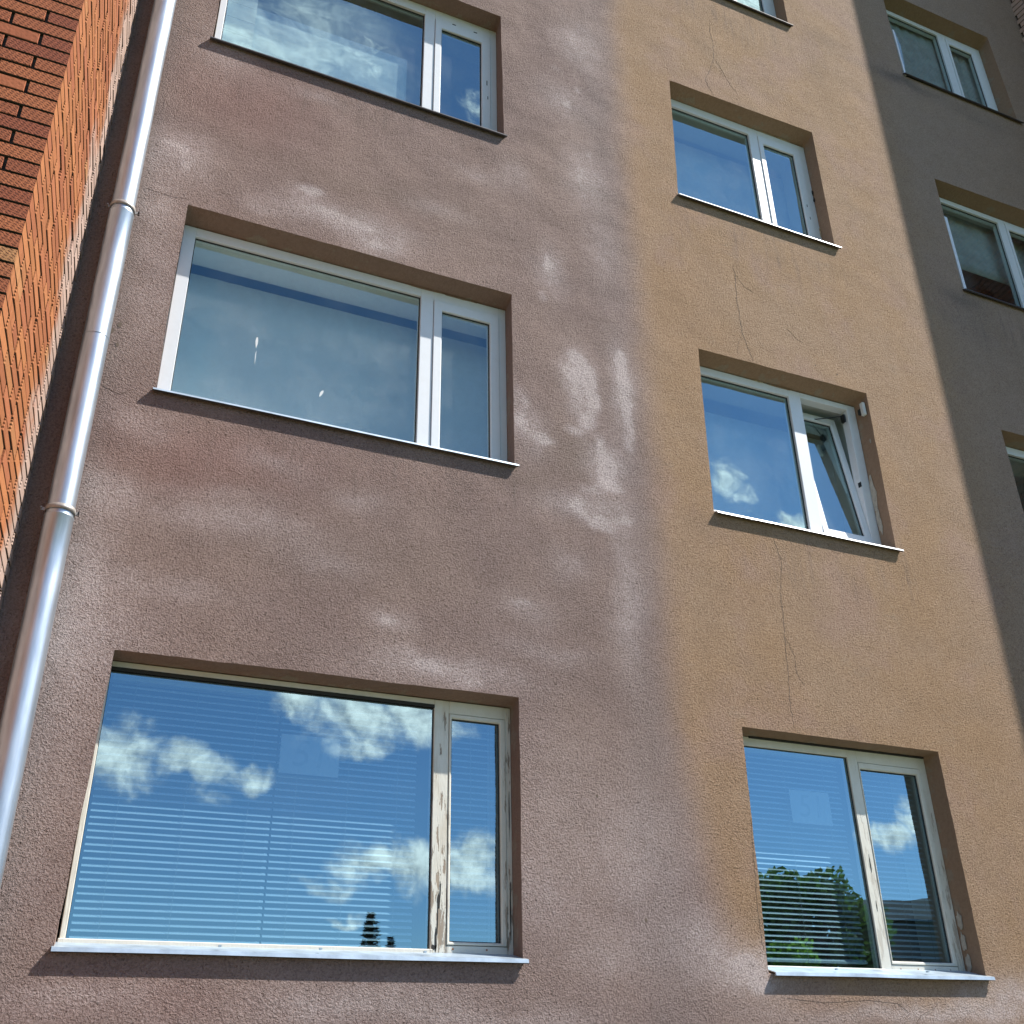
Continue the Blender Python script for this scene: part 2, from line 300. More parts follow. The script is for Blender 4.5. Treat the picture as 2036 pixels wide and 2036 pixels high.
M_SLAT = simple('blind_slat', (.56, .64, .66), .5)
M_CORD = simple('cord', (.35, .36, .36), .8)
M_PAPER = simple('paper', (.74, .76, .76), .9)
M_PAPER2 = simple('greyed_paper', (.52, .54, .54), .9)
M_INK = simple('printed_grey', (.40, .43, .44), .8)
M_CLOTH = simple('sheer_cloth', (.62, .66, .70), .95, noise=.12, nscale=5)
M_CURTAIN = simple('dark_curtain', (.20, .13, .10), .95, noise=.3, nscale=12)
M_CRACK = simple('crack_mortar', (.17, .125, .095), 1.)
M_HARD = simple('black_hardware', (.02, .02, .02), .4, .3)
M_WHITEBOX = simple('white_device_plastic', (.72, .70, .64), .5, noise=.1)
M_CEMENT = simple('cement_patch', (.46, .42, .35), .95, noise=.25, nscale=30, bump=.004)
M_FOAM = simple('mounting_foam', (.50, .38, .24), .9, noise=.4, nscale=60, bump=.01)
M_RUST = simple('rusty_screw', (.35, .12, .04), .8)

def make_glass(name, refl, tint=(.90, .97, .96), gt=(.62, .93, 1.0), dust=.0):
    m = bpy.data.materials.new(name); m.use_nodes = True
    nt = NT(m.node_tree); nt.n.clear()
    pos = nt.new('ShaderNodeNewGeometry').outputs['Position']
    bp = nt.bump(nt.noise(pos, 1.6, 2, .4), .0022)
    tr = nt.new('ShaderNodeBsdfTransparent', {'Color': (*tint, 1)})
    gl = nt.new('ShaderNodeBsdfGlossy', {'Color': (*gt, 1), 'Roughness': .0, 'Normal': bp})
    fr = nt.new('ShaderNodeFresnel', {'IOR': 1.6}).outputs[0]
    bf = nt.new('ShaderNodeNewGeometry').outputs['Backfacing']
    fac = nt.m('MULTIPLY', nt.m('ADD', refl, nt.m('MULTIPLY', fr, 1.1), clamp=True), nt.m('SUBTRACT', 1., bf))
    sh = nt.new('ShaderNodeMixShader', {0: fac, 1: tr.outputs[0], 2: gl.outputs[0]}).outputs[0]
    if dust:
        df = nt.new('ShaderNodeBsdfDiffuse', {'Color': (.6, .62, .62, 1)})
        dn = nt.m('ADD', nt.m('MULTIPLY', nt.smooth(nt.noise(pos, 3, 5, .7), .35, .75), dust), nt.m('MULTIPLY', nt.smooth(nt.noise(pos, 150, 2, .6), .68, .76), dust*3))
        sh = nt.new('ShaderNodeMixShader', {0: dn, 1: sh, 2: df.outputs[0]}).outputs[0]
    out = nt.new('ShaderNodeOutputMaterial'); nt.l.new(sh, out.inputs[0])
    return m
M_GLASS = make_glass('coated_glass', .30, dust=.05)
M_GLASS_PALE = make_glass('pale_glass', .12, tint=(.95, 1.0, .98), dust=.07)
M_GLASS_LOW = make_glass('old_reflective_glass', .30, tint=(.80, .90, .94), gt=(.58, .88, 1.0), dust=.012)
M_GLASS_SH = make_glass('plain_glass', .03, tint=(.90, .95, .94), gt=(.8, .9, 1.), dust=.05)

# ------------------------------------------------------------------ mesh + tagging helpers
def tag(o, label=None, cat=None, group=None, kind=None):
    if label: o['label'] = label
    if cat: o['category'] = cat
    if group: o['group'] = group
    if kind: o['kind'] = kind
    return o
def link(name, me, parent=None, mat=None):
    o = bpy.data.objects.new(name, me); COL.objects.link(o)
    if mat: me.materials.append(mat)
    if parent is not None:
        o.parent = parent
        loc = Vector(parent['base']) if 'base' in parent else Vector((0, 0, 0))
        o.matrix_parent_inverse = Matrix.Translation(-loc)
    return o
def empty(name, loc):
    o = bpy.data.objects.new(name, None); COL.objects.link(o); o.location = loc; o.empty_display_size = .2
    BASES[o.name] = Vector(loc); return o
BASES = {}
def obj(name, bm, mat, parent=None, smooth=False):
    me = bpy.data.meshes.new(name); bmesh.ops.recalc_face_normals(bm, faces=bm.faces[:]); bm.to_mesh(me); bm.free()
    if smooth:
        for p in me.polygons: p.use_smooth = True
    o = bpy.data.objects.new(name, me); COL.objects.link(o)
    for mm in (mat if isinstance(mat, (list, tuple)) else [mat]): me.materials.append(mm)
    if parent is not None:
        o.parent = parent
        if parent.name in BASES: o.matrix_parent_inverse = Matrix.Translation(-BASES[parent.name])
    return o
def box(bm, x0, x1, y0, y1, z0, z1, mi=0):
    vs = [bm.verts.new(c) for c in ((x0, y0, z0), (x1, y0, z0), (x1, y1, z0), (x0, y1, z0), (x0, y0, z1), (x1, y0, z1), (x1, y1, z1), (x0, y1, z1))]
    fs = [bm.faces.new([vs[i] for i in f]) for f in ((0, 3, 2, 1), (4, 5, 6, 7), (0, 1, 5, 4), (1, 2, 6, 5), (2, 3, 7, 6), (3, 0, 4, 7))]
    for f in fs: f.material_index = mi
    return vs
def bx(name, x0, x1, y0, y1, z0, z1, mat, parent=None, bev=0.):
    bm = bmesh.new(); box(bm, x0, x1, y0, y1, z0, z1)
    if bev: bmesh.ops.bevel(bm, geom=bm.edges[:], offset=bev, segments=1, affect='EDGES')
    return obj(name, bm, mat, parent)
def ring(bm, x0, x1, z0, z1, wl, wr, wb, wt_, y0, y1, bev=.0):
    """a mitred rectangular frame: outer x0..x1, z0..z1, member widths, depth y0..y1, small chamfer on the inner front edge"""
    c = .006 if bev == 0. else bev
    O = [(x0, z0), (x1, z0), (x1, z1), (x0, z1)]; I = [(x0+wl, z0+wb), (x1-wr, z0+wb), (x1-wr, z1-wt_), (x0+wl, z1-wt_)]
    K = [(x0+wl-c, z0+wb-c), (x1-wr+c, z0+wb-c), (x1-wr+c, z1-wt_+c), (x0+wl-c, z1-wt_+c)]
    E = [(x0+.002, z0+.002), (x1-.002, z0+.002), (x1-.002, z1-.002), (x0+.002, z1-.002)]
    L = [[bm.verts.new((a, y, b)) for a, b in pts] for pts, y in ((O, y1), (O, y0+.002), (E, y0), (K, y0), (I, y0+c), (I, y1))]
    for k in range(6):
        A, B = L[k], L[(k+1) % 6]
        for i in range(4): bm.faces.new((A[i], A[(i+1) % 4], B[(i+1) % 4], B[i]))
def tube(bm, pts, r, n=8):
    rings = []
    for i, p in enumerate(pts):
        p = Vector(p); d = (Vector(pts[min(i+1, len(pts)-1)]) - Vector(pts[max(i-1, 0)])).normalized()
        a = d.orthogonal().normalized(); b_ = d.cross(a)
        rings.append([bm.verts.new(p + (a*math.cos(2*math.pi*k/n) + b_*math.sin(2*math.pi*k/n))*r) for k in range(n)])
    for A, B in zip(rings, rings[1:]):
        for k in range(n): bm.faces.new((A[k], A[(k+1) % n], B[(k+1) % n], B[k]))
    bm.faces.new(rings[0]); bm.faces.new(rings[-1][::-1])

# ------------------------------------------------------------------ openings (x, z measured on the wall face; z is from the datum)
D = .149
H = 2.8
# key: outer quad BL, BR, TR, TL ; frame rectangle fx0, fx1, fz0, fz1
OPEN = {
 'L0': ([(-.118, -1.240), (2.013, -1.240), (2.017, .098), (-.079, .084)], (-.098, 2.030, -1.192, .081)),
 'L1': ([(-.096, 1.570), (2.017, 1.560), (2.021, 2.896), (-.094, 2.904)], (-.088, 2.038, 1.612, 2.877)),
 'L2': ([(-.122, 4.352), (1.985, 4.352), (1.970, 5.683), (-.110, 5.690)], (-.105, 1.994, 4.405, 5.684)),
 'R0': ([(3.454, -1.262), (5.000, -1.262), (4.986, .084), (3.470, .090)], (3.455, 5.000, -1.210, .083)),
 'R1': ([(3.453, 1.540), (4.985, 1.550), (5.008, 2.885), (3.486, 2.873)], (3.470, 5.008, 1.600, 2.848)),
 'R2': ([(3.472, 4.345), (4.998, 4.380), (5.006, 5.703), (3.520, 5.680)], (3.495, 5.022, 4.430, 5.664)),
 'R3': ([(3.460, 7.120), (4.990, 7.125), (4.998, 8.480), (3.480, 8.480)], (3.470, 5.012, 7.180, 8.460)),
 'S1': ([(6.400, 1.540), (7.930, 1.540), (7.930, 2.892), (6.400, 2.892)], (6.410, 7.930, 1.600, 2.862)),
 'S2': ([(6.405, 4.345), (7.930, 4.360), (7.925, 5.740), (6.431, 5.706)], (6.425, 7.925, 4.420, 5.678)),
 'S3': ([(6.398, 7.100), (7.950, 7.165), (7.918, 8.440), (6.402, 8.440)], (6.412, 7.925, 7.230, 8.400)),
}
building = empty('apartment_building', (3.9, .0, 0))
tag(building, 'plastered apartment block, brownish pink on the left, ochre on the right, deep set windows', 'building')
X0, X1, ZT = -1.0, 9.2, 17.5
def jit(a): return (random.random()-.5)*2*a
def edge_pts(q, n_per=.035, amp=.0022):
    pts = []; par = []
    for i in range(4):
        a, b_ = Vector(q[i]), Vector(q[(i+1) % 4]); n = max(2, int((b_-a).length/n_per))
        nrm = Vector((-(b_-a).y, (b_-a).x)).normalized(); drift = 0
        for k in range(n):
            t = k/n; drift = drift*.8 + jit(amp)*.6
            off = 0 if k == 0 else drift
            p = a.lerp(b_, t) + nrm*off; pts.append(p); par.append((i, t))
    return pts, par
outer = [Vector((X0, 0, 0)), Vector((X1, 0, 0)), Vector((X1, 0, ZT)), Vector((X0, 0, ZT))]
loops = [outer]; RV = {}
for k, (q, fr) in OPEN.items():
    pts, par = edge_pts([(a, b_+ZO) for a, b_ in q]); RV[k] = (pts, par)
    loops.append([Vector((p.x, 0, p.y)) for p in pts])
tris = tessellate_polygon(loops)
allv = [v for l in loops for v in l]
me = bpy.data.meshes.new('wall')
me.from_pydata([tuple(v) for v in allv], [], [tuple(t) for t in tris]); me.update()
bm = bmesh.new(); bm.from_mesh(me)
for f in bm.faces:
    f.normal_update()
    if f.normal.y > 0: f.normal_flip()
# end cheeks, top and back so the block has its depth
for a, b_ in (((X0, 0, 0), (X0, 0, ZT)), ((X1, 0, 0), (X1, 0, ZT))):
    vs = [bm.verts.new((a[0], 0, 0)), bm.verts.new((a[0], 9, 0)), bm.verts.new((a[0], 9, ZT)), bm.verts.new((a[0], 0, ZT))]; bm.faces.new(vs)
bm.faces.new([bm.verts.new(c) for c in ((X0, 0, ZT), (X1, 0, ZT), (X1, 9, ZT), (X0, 9, ZT))])
bm.faces.new([bm.verts.new(c) for c in ((X0, 9, 0), (X1, 9, 0), (X1, 9, ZT), (X0, 9, ZT))])
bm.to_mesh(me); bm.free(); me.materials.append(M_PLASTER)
wall = bpy.data.objects.new('wall', me); COL.objects.link(wall); wall.parent = building; wall.matrix_parent_inverse = Matrix.Translation(-BASES[building.name])
wall['label'] = 'rough plaster facade, brownish pink left and ochre right'
roofb = bx('roof', X0-.3, X1+.3, -.35, 9.3, ZT, ZT+.35, M_LIPDARK, building)
# reveals
for k, (q, fr) in OPEN.items():
    pts, par = RV[k]; bm = bmesh.new()
    F_ = [(fr[0]-.01, fr[2]-.01), (fr[1]+.004, fr[2]-.01), (fr[1]+.004, fr[3]+.004), (fr[0]-.01, fr[3]+.004)]
    rows = []
    n = len(pts)
    for s_ in (0., .12, .5, 1.):
        row = []
        for (p, (i, t)) in zip(pts, par):
            a, b_ = Vector(F_[i]), Vector(F_[(i+1) % 4]); e = a.lerp(b_, t)
            c = Vector((p.x, p.y-ZO)).lerp(e, s_)
            if s_ in (.12, .5): c += Vector((jit(.0016), jit(.0016)))
            row.append(bm.verts.new((c.x, s_*(D+.03), c.y+ZO)))
        rows.append(row)
    for A, B in zip(rows, rows[1:]):
        for i in range(n): bm.faces.new((A[i], A[(i+1) % n], B[(i+1) % n], B[i]))
    rv = obj('window_reveal', bm, M_REVEAL, building, True)

def quad(bm, *cs): return bm.faces.new([bm.verts.new(c) for c in cs])
def room(k, mat=M_ROOM, depth=4.2, inrev=None):
    fr = OPEN[k][1]; a, b_, c, d = fr[0]-.012, fr[1]+.006, fr[2]-.012+ZO, fr[3]+.006+ZO
    y0, y1 = D+.028, .50; bm = bmesh.new()
    # tunnel through the wall
    for (p, q) in (((a, c), (b_, c)), ((b_, c), (b_, d)), ((b_, d), (a, d)), ((a, d), (a, c))):
        f = quad(bm, (p[0], y0, p[1]), (q[0], y0, q[1]), (q[0], y1, q[1]), (p[0], y1, p[1])); f.material_index = 1
    xa, xb, za, zb, yb = a-.55, b_+.35, c-.85, d+.22, y1+depth
    if k[0] == 'L': xa, xb = -.9, 3.1
    if k[0] == 'R': xa, xb = 3.2, 5.95
    if k[0] == 'S': xa, xb = 6.05, 8.6
    O = [(xa, za), (xb, za), (xb, zb), (xa, zb)]; I = [(a, c), (b_, c), (b_, d), (a, d)]
    for i in range(4):
        o0, o1, i1, i0 = O[i], O[(i+1) % 4], I[(i+1) % 4], I[i]
        quad(bm, (o0[0], y1, o0[1]), (o1[0], y1, o1[1]), (i1[0], y1, i1[1]), (i0[0], y1, i0[1]))
        quad(bm, (o0[0], y1, o0[1]), (o1[0], y1, o1[1]), (o1[0], yb, o1[1]), (o0[0], yb, o0[1]))
    quad(bm, *[(o[0], yb, o[1]) for o in O])
    o = obj('room_interior', bm, [mat, inrev or M_INREV], building)
    return o

# ------------------------------------------------------------------ windows
def pane(parent, x0, x1, z0, z1, y, mat, name='pane'):
    return bx(name, x0-.004, x1+.004, y, y+.005, z0-.004+ZO, z1+.004+ZO, mat, parent)
def gasket(parent, x0, x1, z0, z1, y, w=.006):
    bm = bmesh.new(); ring(bm, x0-.001, x1+.001, z0-.001+ZO, z1+.001+ZO, w, w, w, w, y, y+.008, .001)
    return obj('gasket', bm, M_GASKET, parent)
def sill(parent, q, fz0, xa, xb, mat, lipz, out=.030, lip=None, label=None):
    """metal flashing: top plane from the frame down to the nose, then a lip and a return"""
    bm = bmesh.new(); zt = fz0+ZO+.004; zn = lipz+ZO; lip = lip or (.017 if fz0 < 0 else .012)
    prof = [(D+.01, zt), (-out, zn), (-out-.003, zn-lip), (-out+.012, zn-lip-.002), (-out+.012, zn-lip+.004), (-out+.003, zn-.004), (D+.01, zt-.004)]
    n = 14; rows = []
    for i in range(n+1):
        t = i/n; x = xa+(xb-xa)*t
        dz_ = math.sin(t*9.+xa*5)*.0012
        rows.append([bm.verts.new((x, y, z+(dz_ if y < 0 else 0))) for y, z in prof])
    for A, B in zip(rows, rows[1:]):
        for j in range(len(prof)):
            f = bm.faces.new((A[j], A[(j+1) % 7], B[(j+1) % 7], B[j])); f.material_index = 1 if 2 <= j <= 5 else 0
    bm.faces.new(rows[0]); bm.faces.new(rows[-1][::-1])
    o = obj('sill', bm, [mat, M_LIPDARK], parent)  # underside shade put in as a dark second material
    if label: o['label'] = label
    return o
def frame_mesh(fr, gx0, mx0, mx1, sx1, gzt, gzb, szt, szb, y0=D, y1=D+.07):
    """outer frame with mullion: fixed light gx0..mx0, casement light mx1..sx1"""
    fx0, fx1, fz0, fz1 = fr; bm = bmesh.new(); Z = ZO; c = .004
    box(bm, fx0, gx0, y0, y1, fz0+Z, fz1+Z)
    box(bm, sx1, fx1, y0, y1, fz0+Z, fz1+Z)
    box(bm, mx0, mx1, y0-.0, y1, fz0+Z, fz1+Z)
    box(bm, gx0, mx0, y0, y1, gzt+Z, fz1+Z); box(bm, gx0, mx0, y0, y1, fz0+Z, gzb+Z)
    box(bm, mx1, sx1, y0, y1, szt+Z, fz1+Z); box(bm, mx1, sx1, y0, y1, fz0+Z, szb+Z)
    return bm
def window(k, label, g, m, s, sg, gz, sz, sgz, mat=M_PVC, gmat=M_GLASS, smat=M_LIPWHITE, lip=None, sillx=None, tilt=0., lipz=None, bead=False, sash_proud=.008, sill_label=None):
    """g=left edge of fixed glass, m=(mullion x0,x1), s=right edge of casement opening, sg=(casement glass x0,x1)
       gz=(fixed glass bottom, top), sz=(casement opening bottom, top), sgz=(casement glass bottom, top)"""
    q, fr = OPEN[k]
    w = obj('window', frame_mesh(fr, g, m[0], m[1], s, gz[1], gz[0], sz[1], sz[0]), mat, building)
    bv = w.modifiers.new('bevel', 'BEVEL'); bv.width = .0025; bv.segments = 1; bv.limit_method = 'ANGLE'
    w['label'] = label
    yg = D+(.028 if not bead else .020)
    pane(w, g, m[0], gz[0], gz[1], yg, gmat); gasket(w, g, m[0], gz[0], gz[1], yg-.009, .007 if not bead else .004)
    if bead:
        bx('glazing_bead', g-.03, m[0]+.012, D-.014, D, gz[0]-.030+ZO, gz[0]+.004+ZO, mat, w, .003)
    # casement
    gap = .003
    bm = bmesh.new(); ys = D-sash_proud
    ring(bm, m[1]+gap, s-gap, sz[0]+gap+ZO, sz[1]-gap+ZO, sg[0]-m[1]-gap, s-gap-sg[1], sgz[0]-sz[0]-gap, sz[1]-gap-sgz[1], ys, ys+.06)
    sa = obj('sash', bm, mat, w)
    ps = pane(w, sg[0], sg[1], sgz[0], sgz[1], ys+.024, gmat)
    gs = gasket(w, sg[0], sg[1], sgz[0], sgz[1], ys+.015)
    if tilt:
        piv = Vector((0, D+.02, sz[0]+ZO)); T = Matrix.Translation(piv) @ Matrix.Rotation(-tilt, 4, 'X') @ Matrix.Translation(-piv)
        for o in (sa, ps, gs): o.data.transform(T)
        sa['label'] = 'casement sash tilted inwards at the top'
    lz = lipz if lipz is not None else q[0][1]-.004
    sx = sillx or (q[0][0]-.012, q[1][0]+.03)
    sill(w, q, fr[2], sx[0], sx[1], smat, lz, label=sill_label)
    return w

wL1 = window('L1', 'wide two-light white window with plain pale ceiling seen through it, middle row left', -.014, (1.435, 1.522), 1.988, (1.582, 1.921), (1.674, 2.810), (1.640, 2.803), (1.668, 2.727), gmat=M_GLASS_PALE, smat=M_GALV, lipz=1.560, sillx=(-.112, 2.034))
wL2 = window('L2', 'wide two-light white window reflecting thin white cloud, upper left', -.062, (1.393, 1.476), 1.940, (1.532, 1.866), (4.470, 5.590), (4.445, 5.578), (4.526, 5.486), gmat=M_GLASS, smat=M_LIPDARK, lipz=4.349, sillx=(-.135, 1.995), sill_label='thin black metal sill')
wR1 = window('R1', 'two-light white window with its narrow right casement tilted open', 3.53, (4.372, 4.484), 4.925, (4.540, 4.868), (1.650, 2.782), (1.636, 2.800), (1.690, 2.735), smat=M_LIPWHITE, lipz=1.530, tilt=R(7.6), sillx=(3.462, 5.022), sill_label='white coated metal sill')
wR2 = window('R2', 'two-light white window with a dark band across the top of its glass, second from top in the ochre column', 3.555, (4.410, 4.503), 4.955, (4.555, 4.882), (4.500, 5.578), (4.480, 5.592), (4.540, 5.508), smat=M_LIPWHITE, lipz=4.345, sillx=(3.462, 5.040), sill_label='white edged metal sill')
wR3 = window('R3', 'bottom corner of a window reflecting bright cloud, topmost in the ochre column', 3.53, (4.395, 4.490), 4.930, (4.545, 4.865), (7.24, 8.38), (7.22, 8.39), (7.30, 8.30), smat=M_LIPDARK, lipz=7.120, sillx=(3.45, 5.022), sill_label='black metal sill')
wS3 = window('S3', 'two-light window in the shaded strip at the top right corner', 6.47, (7.302, 7.408), 7.862, (7.442, 7.777), (7.29, 8.345), (7.27, 8.352), (7.33, 8.258), gmat=M_GLASS_SH, smat=M_LIPDARK, lipz=7.112, sillx=(6.395, 8.0), sill_label='dark metal sill')
wS2 = window('S2', 'two-light window in the shaded strip with dark curtains behind it, cut by the right edge', 6.48, (7.357, 7.446), 7.866, (7.480, 7.780), (4.48, 5.620), (4.46, 5.640), (4.52, 5.565), gmat=M_GLASS_SH, smat=M_LIPDARK, lipz=4.345, sillx=(6.40, 8.0), sill_label='dark metal sill')
wS1 = window('S1', 'top left corner of a dark window at the right edge in the shade', 6.48, (7.34, 7.43), 7.866, (7.475, 7.78), (1.66, 2.79), (1.64, 2.80), (1.70, 2.73), gmat=M_GLASS_SH, smat=M_LIPDARK, lipz=1.53, sillx=(6.40, 7.98), mat=M_PVC)
wL0 = window('L0', 'large old wooden window with peeling mullion and full-width blinds, bottom left', -.074, (1.584, 1.668), 1.999, (1.685, 1.965), (-1.180, .034), (-1.156, .012), (-1.139, -.014), mat=M_WOOD, gmat=M_GLASS_LOW, smat=M_GALV, lipz=-1.228, sillx=(-.128, 2.030), bead=True, sash_proud=.004, sill_label='pale blue galvanised sill with pressed nose')
wR0 = window('R0', 'old wooden window reflecting green trees and a dark roof, bottom right', 3.50, (4.362, 4.438), 4.945, (4.452, 4.914), (-1.213, .028), (-1.186, .004), (-1.166, -.038), mat=M_WOOD, gmat=M_GLASS_LOW, smat=M_GALV, lipz=-1.255, sillx=(3.478, 5.032), bead=True, sash_proud=.004, sill_label='galvanised sill with a kinked left end')
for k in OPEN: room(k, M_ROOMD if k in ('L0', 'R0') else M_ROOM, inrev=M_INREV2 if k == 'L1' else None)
# dark bars put in as the shade of the gap under the wooden heads
bx('head_gap_shade', -.074, 1.584, D-.002, D+.0155, .034+ZO, .052+ZO, M_DARKGAP, wL0)
bx('head_gap_shade', 3.62, 4.99, D-.012, D+.001, .075+ZO, .088+ZO, M_DARKGAP, wR0)
# small hardware on the casements: hinge caps / drain slots
def slot(par, x, z, w=.006, h=.045, y=D-.0092): bx('drain_slot', x, x+w, y, y+.004, z+ZO, z+h+ZO, M_HARD, par)
slot(wL2, 1.905, 5.02, .007, .05); slot(wL2, 1.912, 4.87, .006, .03); slot(wR2, 4.918, 4.90, .006, .028); slot(wR2, 4.926, 4.76, .006, .028)
for xx in (1.62, 1.80): bx('drain_slot', xx, xx+.028, D-.0035, D+.001, 5.583+ZO, 5.590+ZO, M_HARD, wL2)
for xx in (4.50, 4.63, 4.76, 4.88): bx('drain_slot', xx, xx+.004, D-.002, D+.002, -1.222+ZO, -1.202+ZO, M_RUST, wR0)
for xx in (1.70, 1.88): bx('drain_slot', xx, xx+.008, D-.002, D+.002, -1.176+ZO, -1.168+ZO, M_RUST, wL0)
for (w_, xs, zz, yy) in ((wL0, (.55, 1.0, 1.5), -1.214, -.0), (wR0, (3.9, 4.55), -1.242, -.0)):
    for xx in xs: bx('sill_clip', xx, xx+.012, yy-.012, yy+.004, zz+.006+ZO, zz+.014+ZO, M_GALV, w_)
# stay arm of the tilted casement
bm = bmesh.new(); tube(bm, [(4.60, D+.21, 2.745+ZO), (4.82, D+.085, 2.752+ZO), (4.905, D+.03, 2.758+ZO)], .0045, 6); box(bm, 4.895, 4.912, D+.015, D+.05, 2.70+ZO, 2.765+ZO)
st_arm = obj('stay_arm', bm, M_HARD, wR1)
bx('striker_plate', 4.9235, 4.927, D-.001, D+.03, 2.12+ZO, 2.16+ZO, M_HARD, wR1)
# old timber splits on the left-hand wooden mullion foot
WOODSPLITS = 1
# strips on the edge of the shaded openings
bx('edge_strip', 6.413, 6.434, -.004, .02, 7.115+ZO, 7.80+ZO, M_LIPWHITE, wS3)
bx('edge_strip', 6.418, 6.450, -.004, .02, 4.36+ZO, 5.22+ZO, M_LIPWHITE, wS2)
bx('old_patch', 6.50, 6.80, .085, .147, 5.700+ZO, 5.7045+ZO, M_CEMENT, wS2)

# ------------------------------------------------------------------ repairs, cracks and damage on the wall
def blob_patch(name, cx, cz, rx, rz, y, mat, parent, n=14, axis='x', th=.003, seed=0):
    rr = random.Random(seed); bm = bmesh.new(); A = []; B = []
    for i in range(n):
        a = 2*math.pi*i/n; k = .7+rr.random()*.5
        u, v_ = cx+rx*k*math.cos(a), cz+rz*k*math.sin(a)
        if axis == 'x': A.append(bm.verts.new((u, y, v_+ZO))); B.append(bm.verts.new((u, y+th, v_+ZO)))
        else: A.append(bm.verts.new((y, u, v_+ZO))); B.append(bm.verts.new((y+th, u, v_+ZO)))
    bm.faces.new(A); bm.faces.new(B[::-1])
    for i in range(n): bm.faces.new((A[i], A[(i+1) % n], B[(i+1) % n], B[i]))
    return obj(name, bm, mat, parent)
for q_, (a, z_, rx_, rz_) in enumerate(((1.614, -1.13, .006, .05), (1.622, -1.03, .003, .07), (1.627, -.955, .009, .035), (1.634, -.90, .003, .05), (1.604, -1.165, .014, .012), (4.405, -.62, .004, .05), (4.40, -.86, .003, .03), (2.016, -1.0, .004, .16), (2.016, -.5, .003, .12))):
    blob_patch('wood_split', a, z_, rx_, rz_, D-.0012, M_DARKGAP, wL0 if a < 3 else wR0, n=12, seed=80+q_)
blob_patch('repair_patch', .12, 2.06, .028, .16, 4.998, M_CEMENT, building, axis='y', seed=3, th=.004)
blob_patch('repair_patch', .115, 1.82, .022, .10, 4.994, M_CEMENT, building, axis='y', seed=5, th=.004)
blob_patch('repair_patch', .05, 2.48, .006, .02, 5.000, M_CEMENT, building, axis='y', seed=6, th=.004)
blob_patch('repair_patch', .11, -.93, .02, .055, 4.989, M_CEMENT, building, axis='y', seed=8, th=.004)
blob_patch('repair_patch', .115, -1.05, .02, .055, 4.991, M_CEMENT, building, axis='y', seed=9, th=.004)
blob_patch('repair_patch', .11, -1.17, .022, .05, 4.993, M_CEMENT, building, axis='y', seed=10, th=.004)
for i, (yy, z_) in enumerate(((.142, 5.10), (.145, 4.62), (.140, 5.02), (.143, 4.67))):
    blob_patch('foam_bit', yy, z_, .008, .03, 5.012, M_FOAM if i % 2 else M_DARKGAP, building, axis='y', seed=20+i, th=.005)
for i, (xx, z_, rx) in enumerate(((4.10, 2.848, .05), (4.30, 2.846, .12), (4.62, 5.665, .10), (4.80, 5.668, .07), (1.45, 2.877, .16), (1.70, 2.875, .13))):
    blob_patch('foam_bit', xx, z_, rx, .006, D-.004, M_FOAM if i in (0, 2, 3) else M_REVEAL, building, seed=40+i, th=.006)
def crack(pts, w, seed, name='crack'):
    rr = random.Random(seed); P_ = []
    for (a, b_) in zip(pts, pts[1:]):
        n = max(2, int(math.dist(a, b_)/.018))
        for i in range(n):
            t = i/n; P_.append((a[0]+(b_[0]-a[0])*t+rr.uniform(-.005, .005), a[1]+(b_[1]-a[1])*t))
    P_.append(pts[-1]); bm = bmesh.new(); prev = None
    for i, (x, z) in enumerate(P_):
        ww = w*.62*(.15+rr.random()*1.2)*(min(i, len(P_)-1-i, 6)/6+.15)
        a = bm.verts.new((x-ww/2, -.0012, z+ZO)); b2 = bm.verts.new((x+ww/2, -.0012, z+ZO)); c2 = bm.verts.new((x, .004, z+ZO))
        if prev: bm.faces.new((prev[0], prev[1], b2, a)); bm.faces.new((prev[1], prev[2], c2, b2)); bm.faces.new((prev[2], prev[0], a, c2))
        prev = (a, b2, c2)
    return obj(name, bm, M_CRACK, building)
crack([(4.05, 6.72), (4.03, 6.55), (4.045, 6.41), (4.03, 6.2), (3.975, 6.04), (3.90, 5.87), (3.915, 5.80), (3.965, 5.70)], .0065, 1)
crack([(3.90, 3.80), (3.913, 3.70), (3.895, 3.48), (3.90, 3.30), (3.90, 3.12), (3.935, 2.99), (3.965, 2.90)], .0065, 2)
crack([(3.91, 1.42), (3.95, 1.27), (3.905, 1.05), (3.885, .72), (3.87, .5), (3.852, .30), (3.856, .12)], .0050, 3)
crack([(4.14, 5.98), (4.18, 5.90), (4.22, 5.86)], .004, 4)
crack([(3.55, -1.38), (3.8, -1.40), (4.1, -1.385), (4.3, -1.40), (4.36, -1.44)], .0055, 6)
crack([(4.60, -1.30), (4.61, -1.335)], .008, 7)
crack([(4.36, -1.55), (4.45, -1.46), (4.56, -1.42), (4.62, -1.38)], .007, 8)
crack([(-.34, 2.94), (-.20, 2.93), (-.09, 2.945)], .0045, 9)
crack([(-.36, 1.52), (-.27, 1.49), (-.22, 1.53)], .007, 10)
crack([(3.455, -.45), (3.44, -.75), (3.43, -1.0), (3.437, -1.15)], .0025, 11)
crack([(3.915, 3.70), (3.98, 3.60), (4.06, 3.57)], .004, 21)
crack([(3.90, 3.12), (3.84, 3.0), (3.83, 2.93)], .004, 22)
crack([(4.03, 6.2), (4.10, 6.08), (4.13, 5.99)], .0045, 23)
crack([(3.885, .72), (3.94, .60), (3.935, .48), (3.99, .40)], .0035, 24)
crack([(4.33, 3.3), (4.42, 3.22), (4.47, 3.21)], .003, 25)
